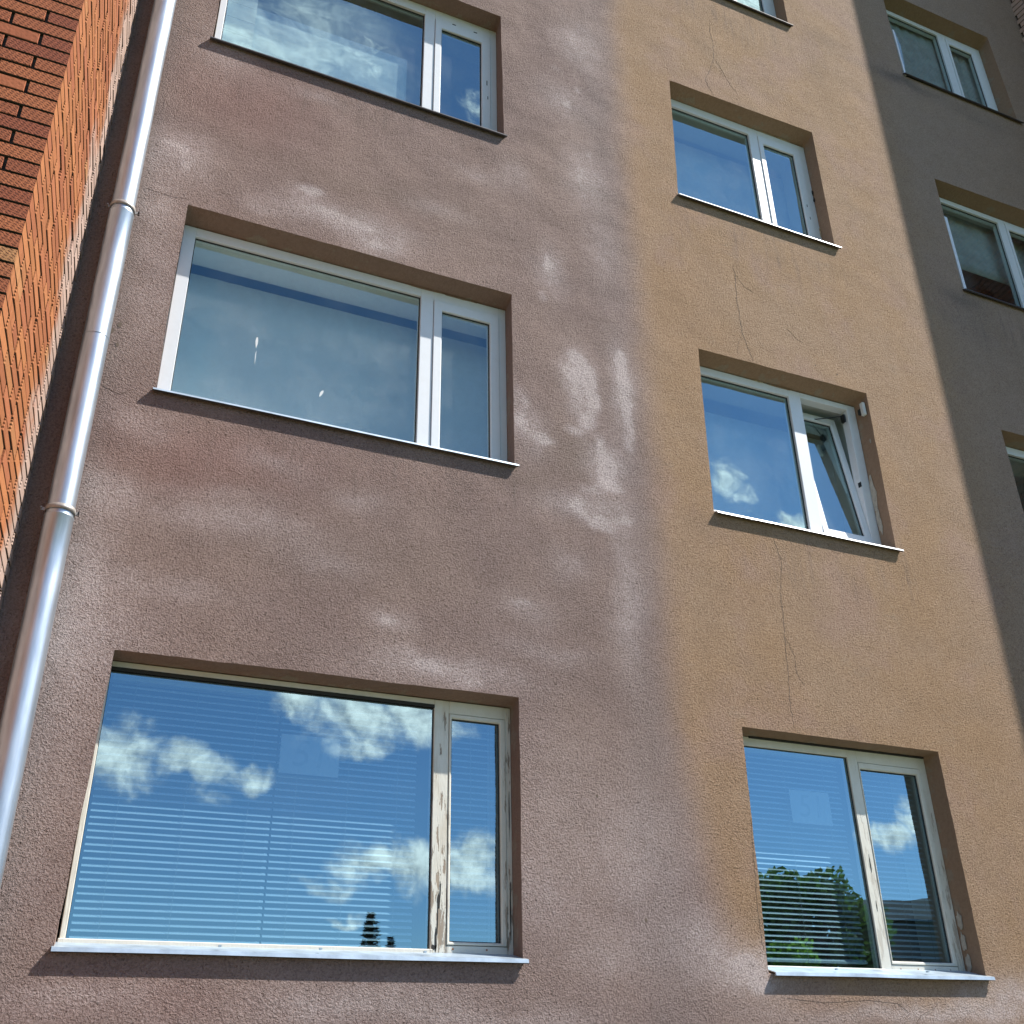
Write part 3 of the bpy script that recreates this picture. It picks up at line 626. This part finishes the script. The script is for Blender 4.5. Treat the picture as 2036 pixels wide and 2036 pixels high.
for i, (x, z, r_) in enumerate(((2.14, -1.62, .011), (2.47, -.40, .007), (2.72, -1.02, .008), (1.77, .62, .007), (1.78, .50, .006), (1.79, .72, .005), (1.33, 3.02, .005), (-.335, 1.93, .012), (-.37, 1.88, .012), (-.33, 1.80, .010), (-.39, 1.98, .014),
                              (-.40, 1.75, .012), (1.30, .32, .005), (.98, 4.1, .006), (1.26, 3.45, .005), (5.12, 5.3, .006), (1.02, .98, .005), (4.75, 2.99, .006), (4.55, 3.02, .006), (3.9, .93, .005))):
    blob_patch('plaster_pit', x, z, r_, r_*1.5, -.0012, M_CRACK, building, n=7, seed=60+i, th=.004)

# ------------------------------------------------------------------ things in and on the windows
def blind(name, x0, x1, ztop, zbot, y, label, cat='blind', tiltf=-.6):
    b_ = empty(name, ((x0+x1)/2, y, ztop+ZO)); tag(b_, label, cat, 'venetian blinds behind the lower windows')
    L = x1-x0; bm = bmesh.new(); w = .0125; th = .0012; n = 4
    rowsA = []
    for s_ in range(n+1):
        t = s_/n*2-1; yy = t*w; zz = (1-t*t)*.003
        rowsA.append((yy, zz))
    va = [[bm.verts.new((xx, yy, zz)) for yy, zz in rowsA] for xx in (-L/2, L/2)]
    vb = [[bm.verts.new((xx, yy, zz-th)) for yy, zz in rowsA] for xx in (-L/2, L/2)]
    for i in range(n):
        bm.faces.new((va[0][i], va[1][i], va[1][i+1], va[0][i+1])); bm.faces.new((vb[0][i+1], vb[1][i+1], vb[1][i], vb[0][i]))
    bm.faces.new((va[0][0], vb[0][0], vb[1][0], va[1][0])); bm.faces.new((va[0][n], va[1][n], vb[1][n], vb[0][n]))
    me_ = bpy.data.meshes.new('slat'); bm.to_mesh(me_); bm.free(); me_.materials.append(M_SLAT)
    hr = bx('head_rail', x0, x1, y-.015, y+.015, ztop+ZO, ztop+.03+ZO, M_SLAT, b_)
    z = ztop-.03; rr = random.Random(len(label)); k = 0
    while z > zbot:
        s_ = bpy.data.objects.new('slat', me_); COL.objects.link(s_); s_.parent = b_
        s_.matrix_parent_inverse = Matrix.Translation(-BASES[b_.name])
        s_.location = ((x0+x1)/2, y, z+ZO); s_.rotation_euler = (-tiltf+rr.uniform(-.05, .05), rr.uniform(-.0022, .0022), 0)
        z -= .0335 if z > -.55 else .0305; k += 1
    bm = bmesh.new()
    for t in (.14, .5, .86): tube(bm, [(x0+L*t, y-.013, ztop+ZO), (x0+L*t, y-.013, z+.02+ZO)], .0011, 4)
    obj('ladder_cord', bm, M_CORD, b_)
    bx('bottom_rail', x0, x1, y-.012, y+.012, z+.012+ZO, z+.022+ZO, M_SLAT, b_)
    return b_
blind('venetian_blind', -.055, .775, .02, -1.17, .245, 'wide venetian blind behind the left half of the large bottom left pane')
blind('venetian_blind', .785, 1.52, .02, -1.17, .245, 'venetian blind behind the right half of the large bottom left pane, under the number sheet')
blind('venetian_blind', 1.67, 1.985, .02, -1.17, .245, 'narrow venetian blind behind the casement of the bottom left window')
blind('venetian_blind', 3.49, 4.335, .02, -1.17, .245, 'venetian blind behind the tree reflection in the bottom right window')
blind('venetian_blind', 4.44, 4.93, .02, -1.17, .245, 'narrow venetian blind in the casement of the bottom right window')

def number_sheet(x, z, w, h, y, text, label, rot=0.):
    p = empty('paper_sheet', (x, y, z+ZO)); tag(p, label, 'paper', 'number sheets stuck behind the lower windows')
    o = bx('sheet', x-w/2, x+w/2, y, y+.0006, z-h/2+ZO, z+h/2+ZO, M_PAPER2, p)
    cu = bpy.data.curves.new('digits', 'FONT'); cu.body = text; cu.size = h*.98; cu.align_x = 'CENTER'; cu.align_y = 'CENTER'; cu.extrude = .0003; cu.shear = .12
    cu.resolution_u = 4
    t = bpy.data.objects.new('digits', cu); COL.objects.link(t); bpy.context.view_layer.update()
    dg = bpy.context.evaluated_depsgraph_get(); me_ = bpy.data.meshes.new_from_object(t.evaluated_get(dg))
    bpy.data.objects.remove(t); o2 = bpy.data.objects.new('digits', me_); COL.objects.link(o2); me_.materials.append(M_INK)
    me_.transform(Matrix.Translation((x, y-.0006, z+ZO)) @ Matrix.Rotation(math.pi/2, 4, 'X'))
    o2.parent = p; o2.matrix_parent_inverse = Matrix.Translation(-BASES[p.name])
    return p
number_sheet(.938, -.275, .305, .198, .20, '51', 'white sheet numbered 51 behind the glass of the large bottom left window')
number_sheet(4.06, -.30, .30, .20, .20, '51', 'white sheet numbered 51 behind the glass of the bottom right window, above the trees reflected')

# sheer cloth and a pale panel behind the upper left window
def cloth(name, x0, x1, z0, z1, y, mat, wob, label, cat, seams=()):
    bm = bmesh.new(); nx, nz = max(6, int((x1-x0)/.03)), 6; g = []
    for i in range(nx+1):
        x = x0+(x1-x0)*i/nx
        g.append([bm.verts.new((x, y+wob*math.sin(x*55)+wob*.5*math.sin(x*23+1), z0+(z1-z0)*j/nz+ZO)) for j in range(nz+1)])
    for i in range(nx):
        for j in range(nz): bm.faces.new((g[i][j], g[i+1][j], g[i+1][j+1], g[i][j+1]))
    o = obj(name, bm, mat, None, True); so_ = o.modifiers.new('thick', 'SOLIDIFY'); so_.thickness = .0015
    tag(o, label, cat)
    return o
cloth('roller_blind', -.03, 1.292, 4.43, 5.11, .235, M_CLOTH, .0006, 'pale roller blind behind the lower part of the upper left window', 'blind')
cloth('roller_blind', -.12, 2.06, 1.45, 2.80, .490, simple('pale_blind_cloth', (.66, .70, .72), .9, noise=.06, nscale=4), .0006, 'closed grey roller blind covering the whole wide middle left window', 'blind')
cloth('roller_blind', 3.44, 5.03, 4.30, 5.60, .492, M_CLOTH, .0006, 'closed roller blind behind the second window from the top in the ochre column', 'blind')
cloth('roller_blind', 3.44, 5.06, 1.45, 2.72, .492, M_CLOTH, .0006, 'closed roller blind behind the window with the tilted open casement', 'blind')
M_ADDED_CLOTH = simple('added_grey_cloth', (.42, .45, .46), .95, noise=.2, nscale=9)  # grey cloths added close behind the shaded panes to lighten their glass
cloth('added_net', 6.40, 7.95, 7.20, 8.42, .24, M_ADDED_CLOTH, .006, 'grey net added to lighten the glass of the shaded window at the top right corner', 'curtain')
cloth('roller_blind', 6.40, 7.95, 4.98, 5.70, .30, M_ADDED_CLOTH, .0006, 'grey cloth added to lighten the upper glass of the shaded window cut by the right edge', 'blind')  # added cloth to lighten the glass, not a blind of the room
p = empty('paper_screen', (.04, .2, 4.43+ZO)); tag(p, 'white folded paper screen standing at the left end of the upper left window', 'screen')
for i in range(8): bx('panel', -.05, .150, .205, .209, 4.43+i*.155+ZO, 4.43+(i+1)*.155-.004+ZO, M_PAPER, p)
cloth('curtain', 6.62, 6.86, 4.42, 5.05, .60, M_CURTAIN, .018, 'brown curtain bunched at the left inside the shaded window cut by the right edge', 'curtain')
cloth('curtain', 7.02, 7.34, 4.42, 5.02, .62, M_CURTAIN, .018, 'brown curtain hanging beside the mullion inside the shaded window cut by the right edge', 'curtain')
# bird streaks on the glass
def streak(x, z, w, h, lean, label, y=D+.0268):
    bm = bmesh.new(); A = [bm.verts.new((x+a*w+lean*b_*h, y, z+b_*h+ZO)) for a, b_ in ((0, -.5), (.35, -.2), (.5, .1), (.35, .42), (0, .5), (-.35, .38), (-.5, .1), (-.3, -.2))]
    B = [bm.verts.new((v.co.x, y+.0008, v.co.z)) for v in A]
    bm.faces.new(A); bm.faces.new(B[::-1])
    for i in range(8): bm.faces.new((A[i], A[(i+1) % 8], B[(i+1) % 8], B[i]))
    tag(obj('bird_dropping', bm, M_PAPER), label, 'stain', None, None)
streak(.425, 2.155, .016, .085, 0, 'upper white bird streak, teardrop shaped, on the wide pane of the middle left window')
streak(.428, 2.045, .005, .10, 0, 'thin white run below the teardrop streak on the middle left window')
streak(.835, 1.895, .018, .055, .35, 'short slanting white smear low on the wide pane of the middle left window')
streak(3.985, 4.545, .012, .04, 0, 'small white smear at the bottom of the glass of the second ochre-column window')
# sensor box on the right reveal of the tilted window
p = empty('sensor_box', (5.0, .06, 2.76+ZO)); tag(p, 'small cream plastic box high on the right reveal beside the tilted open casement', 'sensor box')
bx('housing', 4.972, 5.002, .025, .062, 2.70+ZO, 2.815+ZO, M_WHITEBOX, p, .006)
bx('mount', 4.985, 5.003, .062, .100, 2.735+ZO, 2.78+ZO, M_HARD, p)

# ------------------------------------------------------------------ drainpipe
pipe = empty('drainpipe', (-.438, -.088, 0)); tag(pipe, 'shiny galvanised drainpipe running down between the brick wing and the plaster', 'drainpipe')
def lathe(name, prof, cx, cy, lean, mat, parent, n=40):
    bm = bmesh.new(); rows = []
    for (r_, z) in prof:
        ox = lean*(z-ZO-1.5)
        rows.append([bm.verts.new((cx+ox+r_*math.cos(2*math.pi*i/n), cy+r_*math.sin(2*math.pi*i/n), z)) for i in range(n)])
    for A, B in zip(rows, rows[1:]):
        for i in range(n): bm.faces.new((A[i], A[(i+1) % n], B[(i+1) % n], B[i]))
    return obj(name, bm, mat, parent, True)
PR = .0645; PXc, PYc, LEAN = -.4365, -.086, -.0035
secs = [(-3.15, .675, .001), (.675, 2.615, 0.), (2.615, 5.7, 0.), (5.7, 9.4, 0.)]
for i, (za, zb, dr) in enumerate(secs):
    n = max(3, int((zb-za)/.3)); prof = []
    for j in range(n+1):
        t = j/n; r_ = PR + .0035*t - .0012
        prof.append((r_, ZO+za-(.05 if i else 0)+(zb-za+(.05 if i else 0))*t))
    prof.append((PR+.0045, ZO+zb+.003)); prof.append((PR-.002, ZO+zb+.003))
    if i: prof[0] = (PR-.002, prof[0][1])
    lathe('pipe_section', prof, PXc, PYc, LEAN, M_PIPE, pipe)
M_STRAP = simple('weathered_strap', (.40, .37, .34), .55, .5, noise=.3, nscale=40)
def clamp(z):
    c_ = lathe('clamp', [(PR+.002, ZO+z), (PR+.0048, ZO+z), (PR+.0048, ZO+z+.026), (PR+.002, ZO+z+.026)], PXc, PYc, LEAN, M_STRAP, pipe)
    for s_ in (-1, 1):
        bx('clamp_ear', PXc+s_*(PR+.010)-.010, PXc+s_*(PR+.010)+.010, PYc-.002, PYc+.002, ZO+z+.004, ZO+z+.020, M_STRAP, c_)
        bm = bmesh.new(); xx = PXc+s_*(PR+.020); tube(bm, [(xx, PYc-.016, ZO+z+.014), (xx, PYc+.018, ZO+z+.014)], .0042, 6); obj('bolt', bm, M_HARD if s_ > 0 else M_STRAP, c_)
    bm = bmesh.new(); tube(bm, [(PXc, PYc+PR, ZO+z+.014), (PXc, .01, ZO+z+.014)], .006, 6); obj('wall_pin', bm, M_GALV, c_)
clamp(.70); clamp(2.645); clamp(5.75)
lathe('seam', [(PR+.002, ZO+1.745), (PR+.0032, ZO+1.747), (PR+.0032, ZO+1.751), (PR+.002, ZO+1.753)], PXc, PYc, LEAN, M_PIPE, pipe)

# ------------------------------------------------------------------ brick wings
CAM = Vector((CX, CY, CZ))
def to_px(p):
    d = Vector(p)-CAM; w_ = d.dot(fw)
    if w_ <= .05: return None
    return (.5+d.dot(r2)/w_*2108.5/2036, .5-d.dot(u2)/w_*2108.5/2036, w_)
CO = .075; BH = .0625; JT = .014
def brick_mesh(L, depth, mat, chip=0):
    bm = bmesh.new(); vs = box(bm, 0, L, 0, depth, 0, BH)
    bmesh.ops.bevel(bm, geom=[e for e in bm.edges if all(abs(v.co.y) < 1e-6 for v in e.verts)], offset=.0022, segments=1, affect='EDGES')
    bmesh.ops.recalc_face_normals(bm, faces=bm.faces[:])
    for f in bm.faces:
        if abs(f.normal.z) > .9: f.material_index = 1
    me_ = bpy.data.meshes.new('brick'); bm.to_mesh(me_); bm.free(); me_.materials.append(mat); me_.materials.append(M_MORTAR); return me_
def corner_mesh(Lf, Lr, rdir, mf, mr, sgn):
    """corner brick: corner at origin, front face runs to -sgn*x, return face runs along rdir"""
    bm = bmesh.new(); t = .10
    nr = Vector((-rdir[1], rdir[0]))*(1 if sgn < 0 else -1)
    f_end = (-sgn*Lf, 0); r_end = (rdir[0]*Lr, rdir[1]*Lr)
    pts = [(0, 0), f_end, (f_end[0], t if Lf > Lr else Lr*.9), (r_end[0]-sgn*(t if Lr > Lf else Lf*.9), r_end[1]), r_end]
    if Lf > Lr: pts = [(0, 0), f_end, (f_end[0], Lr), r_end]
    else: pts = [(0, 0), f_end, (f_end[0]+rdir[0]*Lr, r_end[1]), r_end]
    A = [bm.verts.new((a, b_, 0)) for a, b_ in pts]; B = [bm.verts.new((a, b_, BH)) for a, b_ in pts]
    bm.faces.new(A); bm.faces.new(B)
    for i in range(len(pts)):
        f = bm.faces.new((A[i], A[(i+1) % 4], B[(i+1) % 4], B[i]))
        f.material_index = 1 if i == len(pts)-1 else 0
    bmesh.ops.recalc_face_normals(bm, faces=bm.faces[:])
    for f in bm.faces:
        if abs(f.normal.z) > .9: f.material_index = 2
    me_ = bpy.data.meshes.new('brick'); bm.to_mesh(me_); bm.free(); me_.materials.append(mf); me_.materials.append(mr); me_.materials.append(M_MORTAR); return me_
def wing(name, corner, junction, front_len, sgn, label, zmax=18.0, single=True, lean=0.):
    """sgn=+1: wing stands left of the return face (return faces +x); sgn=-1 mirrored"""
    root = empty(name, (corner[0]-sgn*1., corner[1], 0)); tag(root, label, 'brick wall')
    cv = Vector(corner); jv = Vector(junction); rd = (jv-cv); RL = rd.length; rd.normalize()
    nrm = Vector((rd.y, -rd.x))*sgn        # outward normal of the return
    inn = .020
    c_in = cv - nrm*inn + Vector((0, inn)); j_in = jv - nrm*inn
    bm = bmesh.new()
    def LX(z): return lean*z
    base = [c_in, Vector((cv.x-sgn*front_len, cv.y+inn)), Vector((cv.x-sgn*front_len, jv.y+.05)), Vector((j_in.x, jv.y+.05))]
    A = [bm.verts.new((p_.x, p_.y, 0)) for p_ in base]; B = [bm.verts.new((p_.x+LX(zmax), p_.y, zmax)) for p_ in base]
    bm.faces.new(A); bm.faces.new(B)
    for i in range(4): bm.faces.new((A[i], A[(i+1) % 4], B[(i+1) % 4], B[i]))
    obj('mortar_core', bm, M_MORTAR, root)
    rr = random.Random(11 if sgn > 0 else 5)
    meshes = {}
    def gm(key):
        if key not in meshes:
            kind, L, mt = key; mtl = {'d': M_BR_DASH, 'r': M_BR_RIB, 'p': M_BR_PLAIN}[mt]
            meshes[key] = brick_mesh(L, .06, mtl)
        return meshes[key]
    cA = corner_mesh(.25, .12, rd, M_BR_DASH, M_BR_RIB, sgn); cB = corner_mesh(.12, .25, rd, M_BR_DASH, M_BR_RIB, sgn)
    fx = Vector((-sgn, 0)); ang_r = math.atan2(rd.y, rd.x)
    todo = []
    n = int(zmax/CO)
    for c in range(n):
        z = c*CO+.005
        a = (c % 2 == 0)
        todo.append((cA if a else cB, (cv.x, cv.y, z), 0., None))
        # front
        s_ = (.25 if a else .12)+.015; plain = rr.random() < .05
        while s_ < front_len-.05:
            L = .25 if rr.random() > .06 else .12
            mt = 'p' if rr.random() < .07 else 'd'
            x0 = cv.x-sgn*(s_+L) if sgn > 0 else cv.x+s_
            todo.append((gm(('f', L, mt)), (x0, cv.y+rr.uniform(-.002, .003), z+rr.uniform(-.001, .001)), rr.uniform(-.004, .004), None)); s_ += L+.015+rr.uniform(0, .003)
        # return
        s_ = (.12 if a else .25)+JT
        while s_ < RL-.02:
            L = .25 if rr.random() > .20 else .12
            if s_+L > RL-.02: L = max(.04, round(RL-s_+.004, 2))
            q = cv+rd*(s_ if sgn > 0 else s_+L)
            rot = ang_r if sgn > 0 else ang_r+math.pi
            off = nrm*rr.uniform(.0005, .0045)
            todo.append((gm(('r', L, 'r')), (q.x+off.x, q.y+off.y, z+rr.uniform(-.001, .001)), rot+(.015 if sgn > 0 else -.015)+rr.uniform(-.010, .010), None)); s_ += L+JT+rr.uniform(-.003, .006)
    vis = []; rest = []
    for it in todo:
        me_, loc, rz, _ = it; loc = (loc[0]+LX(loc[2]), loc[1], loc[2]); it = (me_, loc, rz)
        mid = Vector(loc)+Vector((math.cos(rz), math.sin(rz), 0))*.12*(1 if me_ not in (cA, cB) else 0)
        pp = to_px(mid)
        if pp and -.012 < pp[0] < 1.012 and -.012 < pp[1] < 1.012 and single: vis.append((pp[2], it))
        else: rest.append(it)
    vis.sort(key=lambda t: t[0]); rest += [v[1] for v in vis[300:]]; vis = [v[1] for v in vis[:300]]
    for me_, loc, rz in vis:
        o = bpy.data.objects.new('brick', me_); COL.objects.link(o); o.parent = root; o.matrix_parent_inverse = Matrix.Translation(-BASES[root.name])
        o.location = loc; o.rotation_euler = (0, 0, rz)
    # the remaining courses, joined
    groups = {}
    for me_, loc, rz in rest: groups.setdefault(me_, []).append((loc, rz))
    V = []; Fc = []; MI = []; mats = [M_BR_DASH, M_BR_RIB, M_BR_PLAIN, M_MORTAR]
    for me_, lst in groups.items():
        vv = [v.co.copy() for v in me_.vertices]; ff = [(tuple(p_.vertices), mats.index(me_.materials[p_.material_index])) for p_ in me_.polygons]
        for loc, rz in lst:
            c_, s2 = math.cos(rz), math.sin(rz); b0 = len(V)
            V += [(loc[0]+v.x*c_-v.y*s2, loc[1]+v.x*s2+v.y*c_, loc[2]+v.z) for v in vv]
            for f, mi in ff: Fc.append([i+b0 for i in f]); MI.append(mi)
    me_ = bpy.data.meshes.new('bricks_joined'); me_.from_pydata(V, [], Fc); me_.update()
    for mt in mats: me_.materials.append(mt)
    me_.polygons.foreach_set('material_index', MI)
    o = bpy.data.objects.new('bricks_joined', me_); COL.objects.link(o); o.parent = root; o.matrix_parent_inverse = Matrix.Translation(-BASES[root.name]); o['kind'] = 'stuff'
    return root, len(vis)
w1, nv1 = wing('brick_wall', (-.742, -1.40), (-.600, .0), 2.2, 1, 'orange red brick wing with ribbed faces beside the drainpipe at the left edge')
w2, nv2 = wing('brick_wall', (8.42, -1.33), (8.30, .0), 2.6, -1, 'shaded dark red brick wing at the top right corner', zmax=18.0, lean=.020)  # lean added to the wing's shape to slant its shadow edge on the facade
print('bricks as parts', nv1, nv2)

# ------------------------------------------------------------------ the yard behind the camera (seen in the panes)
def struct(name, bm, mat): return tag(obj(name, bm, mat), kind='structure')
M_GRASS = simple('grass_ground', (.07, .10, .035), .95, noise=.5, nscale=2, bump=.02)
M_PAVE = simple('concrete_path', (.30, .29, .27), .9, noise=.2, nscale=6, bump=.004)
bm = bmesh.new(); quad(bm, (-600, -600, 0), (600, -600, 0), (600, 600, 0), (-600, 600, 0)); struct('ground', bm, M_GRASS)
bm = bmesh.new(); box(bm, -12, 20, -4.4, -1.6, .0, .05); struct('path', bm, M_PAVE)
M_LEAF2 = simple('young_leaf', (.15, .25, .05), .6, noise=.4, nscale=2)
M_LEAF = simple('leaf', (.10, .17, .05), .6, noise=.5, nscale=1.5); M_NEEDLE = simple('needle', (.035, .07, .03), .7, noise=.4, nscale=3); M_BARK = simple('bark', (.12, .09, .07), .9, noise=.3)
def leafy(m, amount):
    nt = NT(m.node_tree); b = m.node_tree.nodes['Principled BSDF']; out = [n for n in m.node_tree.nodes if n.type == 'OUTPUT_MATERIAL'][0]
    src = b.inputs['Base Color'].links[0].from_socket
    tl = nt.new('ShaderNodeBsdfTranslucent', {'Color': nt.mix(1., src, (1.25, 1.35, .7, 1), 'MULTIPLY')})
    sh = nt.new('ShaderNodeMixShader', {0: amount, 1: b.outputs[0], 2: tl.outputs[0]}); nt.l.new(sh.outputs[0], out.inputs[0])
leafy(M_LEAF, .30); leafy(M_LEAF2, .55)
def tree(name, x, y, h, r_, label, n=5200, crown=.30, seed=1, lumps=16, leaf=.13):
    rr = random.Random(seed); root = empty(name, (x, y, 0)); tag(root, label, 'tree')
    bm = bmesh.new(); tube(bm, [(x, y, 0), (x+.05, y, h*.3), (x, y+.05, h*.6), (x, y, h*.8)], .05*h/3, 8)
    for i in range(6):
        a = rr.uniform(0, 6.28); tube(bm, [(x, y, h*(.3+.07*i)), (x+math.cos(a)*r_*.6, y+math.sin(a)*r_*.6, h*(.42+.08*i))], .02*h/3, 5)
    obj('trunk', bm, M_BARK, root)
    C_ = []
    for i in range(lumps):
        a = rr.uniform(0, 6.28); e = rr.uniform(crown, .93); rad = r_*rr.uniform(.25, .8)*math.sin(min(1, (1-e)/(1-crown)*.9+.2)*math.pi*.62)
        C_.append((x+math.cos(a)*rad, y+math.sin(a)*rad, h*e, r_*rr.uniform(.25, .42)))
    V = []; F2 = []
    for i in range(n):
        c = rr.choice(C_); d = Vector((rr.gauss(0, 1), rr.gauss(0, 1), rr.gauss(0, 1))).normalized()*c[3]*rr.uniform(.45, 1.12)
        p_ = Vector(c[:3])+d; a = Vector((rr.gauss(0, 1), rr.gauss(0, 1), rr.gauss(0, 1))).normalized()*leaf; b_ = a.orthogonal().normalized()*leaf*.55
        k = len(V); V += [tuple(p_-a), tuple(p_+b_), tuple(p_+a), tuple(p_-b_)]; F2.append((k, k+1, k+2, k+3))
    me_ = bpy.data.meshes.new('crown'); me_.from_pydata(V, [], F2); me_.materials.append(M_LEAF2 if 'shrub' in name else M_LEAF)
    o = bpy.data.objects.new('crown', me_); COL.objects.link(o); o.parent = root; o.matrix_parent_inverse = Matrix.Translation(-BASES[root.name])
def spruce(x, y, h, r_, label, seed=3):
    rr = random.Random(seed); root = empty('spruce_tree', (x, y, 0)); tag(root, label, 'tree')
    bm = bmesh.new(); tube(bm, [(x, y, 0), (x, y, h*.6), (x, y, h)], .06, 6); obj('trunk', bm, M_BARK, root)
    V = []; F2 = []
    z = .5
    while z < h-.05:
        t = (h-z)/h; L = r_*t**.85+.05; nb = 6
        for i in range(nb):
            a = rr.uniform(0, 6.28); Lb = L*rr.uniform(.6, 1.1)
            for j in range(7):
                f = (j+.7)/7; q = Vector((x+math.cos(a)*Lb*f, y+math.sin(a)*Lb*f, z-.18*Lb*f+.1*f*f)); 
                for _ in range(2):
                    d = Vector((math.cos(a)+rr.uniform(-.9, .9), math.sin(a)+rr.uniform(-.9, .9), rr.uniform(-.5, .3))).normalized()*.13; w_ = Vector((-d.y, d.x, rr.uniform(-.05, .05)))*.35
                    k = len(V); V += [tuple(q-w_), tuple(q+w_), tuple(q+d)]; F2.append((k, k+1, k+2))
        z += .075
    me_ = bpy.data.meshes.new('crown'); me_.from_pydata(V, [], F2); me_.materials.append(M_NEEDLE)
    o = bpy.data.objects.new('crown', me_); COL.objects.link(o); o.parent = root; o.matrix_parent_inverse = Matrix.Translation(-BASES[root.name])
def at(p_x, p_z, dist):        # a place in the yard from its bearing and slope as seen in the panes
    t = 5.247+.165+dist; return CX+p_x*t, -dist, CZ+p_z*t
x, y, z = at(.300, .134, 34); spruce(x, y, z, 1.15, 'dark pointed spruce reflected at the foot of the large bottom left window')
x, y, z = at(.316, .1135, 34); spruce(x, y, z, 1.0, 'smaller spruce beside the pointed one, reflected in the large bottom left window', 9)
x, y, z = at(.445, .138, 26); tree('leafy_tree', x, y, z, .75, 'small tree reflected at the lower right of the bottom left casement', 1500, seed=4, leaf=.09)
x, y, z = at(.835, .218, 22); tree('leafy_tree', x, y, z, 1.9, 'tall leafy tree reflected in the left pane of the bottom right window', 9000, .22, 7, 30, .12)
x, y, z = at(.762, .196, 23); tree('leafy_tree', x, y, z, 1.8, 'broad leafy tree at the left of the group reflected in the bottom right window', 7000, .22, 8, 26, .12)
x, y, z = at(.885, .180, 24); tree('leafy_tree', x, y, z, 1.0, 'slim tree beside the mullion reflected in the bottom right window', 3000, .2, 12, 14, .10)
x, y, z = at(.762, .138, 14); tree('leafy_shrub', x, y, z, .85, 'light green shrub reflected low in the bottom right window', 3500, .1, 15, 18, .07)
# house behind
hx, hy, hz = at(.913, .165, 34)
house = empty('house', (hx+7, -37, 0)); tag(house, 'dark house with low roof reflected in the bottom right casement', 'house')
M_HW = simple('dark_render', (.10, .10, .11), .9, noise=.2); M_RF = simple('roof_sheet', (.035, .037, .04), .95, spec=.1)
def rotbox(name, x0, x1, y0, y1, z0, z1, mat, parent, piv, ang, bev=0):
    o = bx(name, x0, x1, y0, y1, z0, z1, mat, parent); T = Matrix.Translation(piv) @ Matrix.Rotation(ang, 4, 'Z') @ Matrix.Translation(-piv); o.data.transform(T); return o
piv = Vector((hx, hy, 0)); an = R(28)
hw = rotbox('wall', hx, hx+18, hy-8, hy, 0, hz-.6, M_HW, house, piv, an)
bm = bmesh.new()
for (a, b_) in (((hx-.5, hz-.6), (hx+18.5, hz-.6)),):
    A = [bm.verts.new(c) for c in ((hx-.5, hy+.6, hz-.6), (hx+18.5, hy+.6, hz-.6), (hx+18.5, hy-4, hz+.9), (hx-.5, hy-4, hz+.9), (hx-.5, hy-8.6, hz-.6), (hx+18.5, hy-8.6, hz-.6))]
    bm.faces.new((A[0], A[1], A[2], A[3])); bm.faces.new((A[3], A[2], A[5], A[4])); bm.faces.new((A[0], A[3], A[4])); bm.faces.new((A[1], A[5], A[2])); bm.faces.new((A[0], A[4], A[5], A[1]))
rf = obj('roof', bm, M_RF, house); rf.data.transform(Matrix.Translation(piv) @ Matrix.Rotation(an, 4, 'Z') @ Matrix.Translation(-piv))
for i in range(5):
    for j in range(2):
        wz = 1.2+j*3.0
        if wz+1.4 > hz-.8: continue
        f = rotbox('window', hx+1.2+i*3.3, hx+2.9+i*3.3, hy-.02, hy+.06, wz, wz+1.4, M_PVC, house, piv, an)
        rotbox('pane', hx+1.3+i*3.3, hx+2.8+i*3.3, hy+.05, hy+.07, wz+.1, wz+1.3, M_GASKET, f, piv, an)
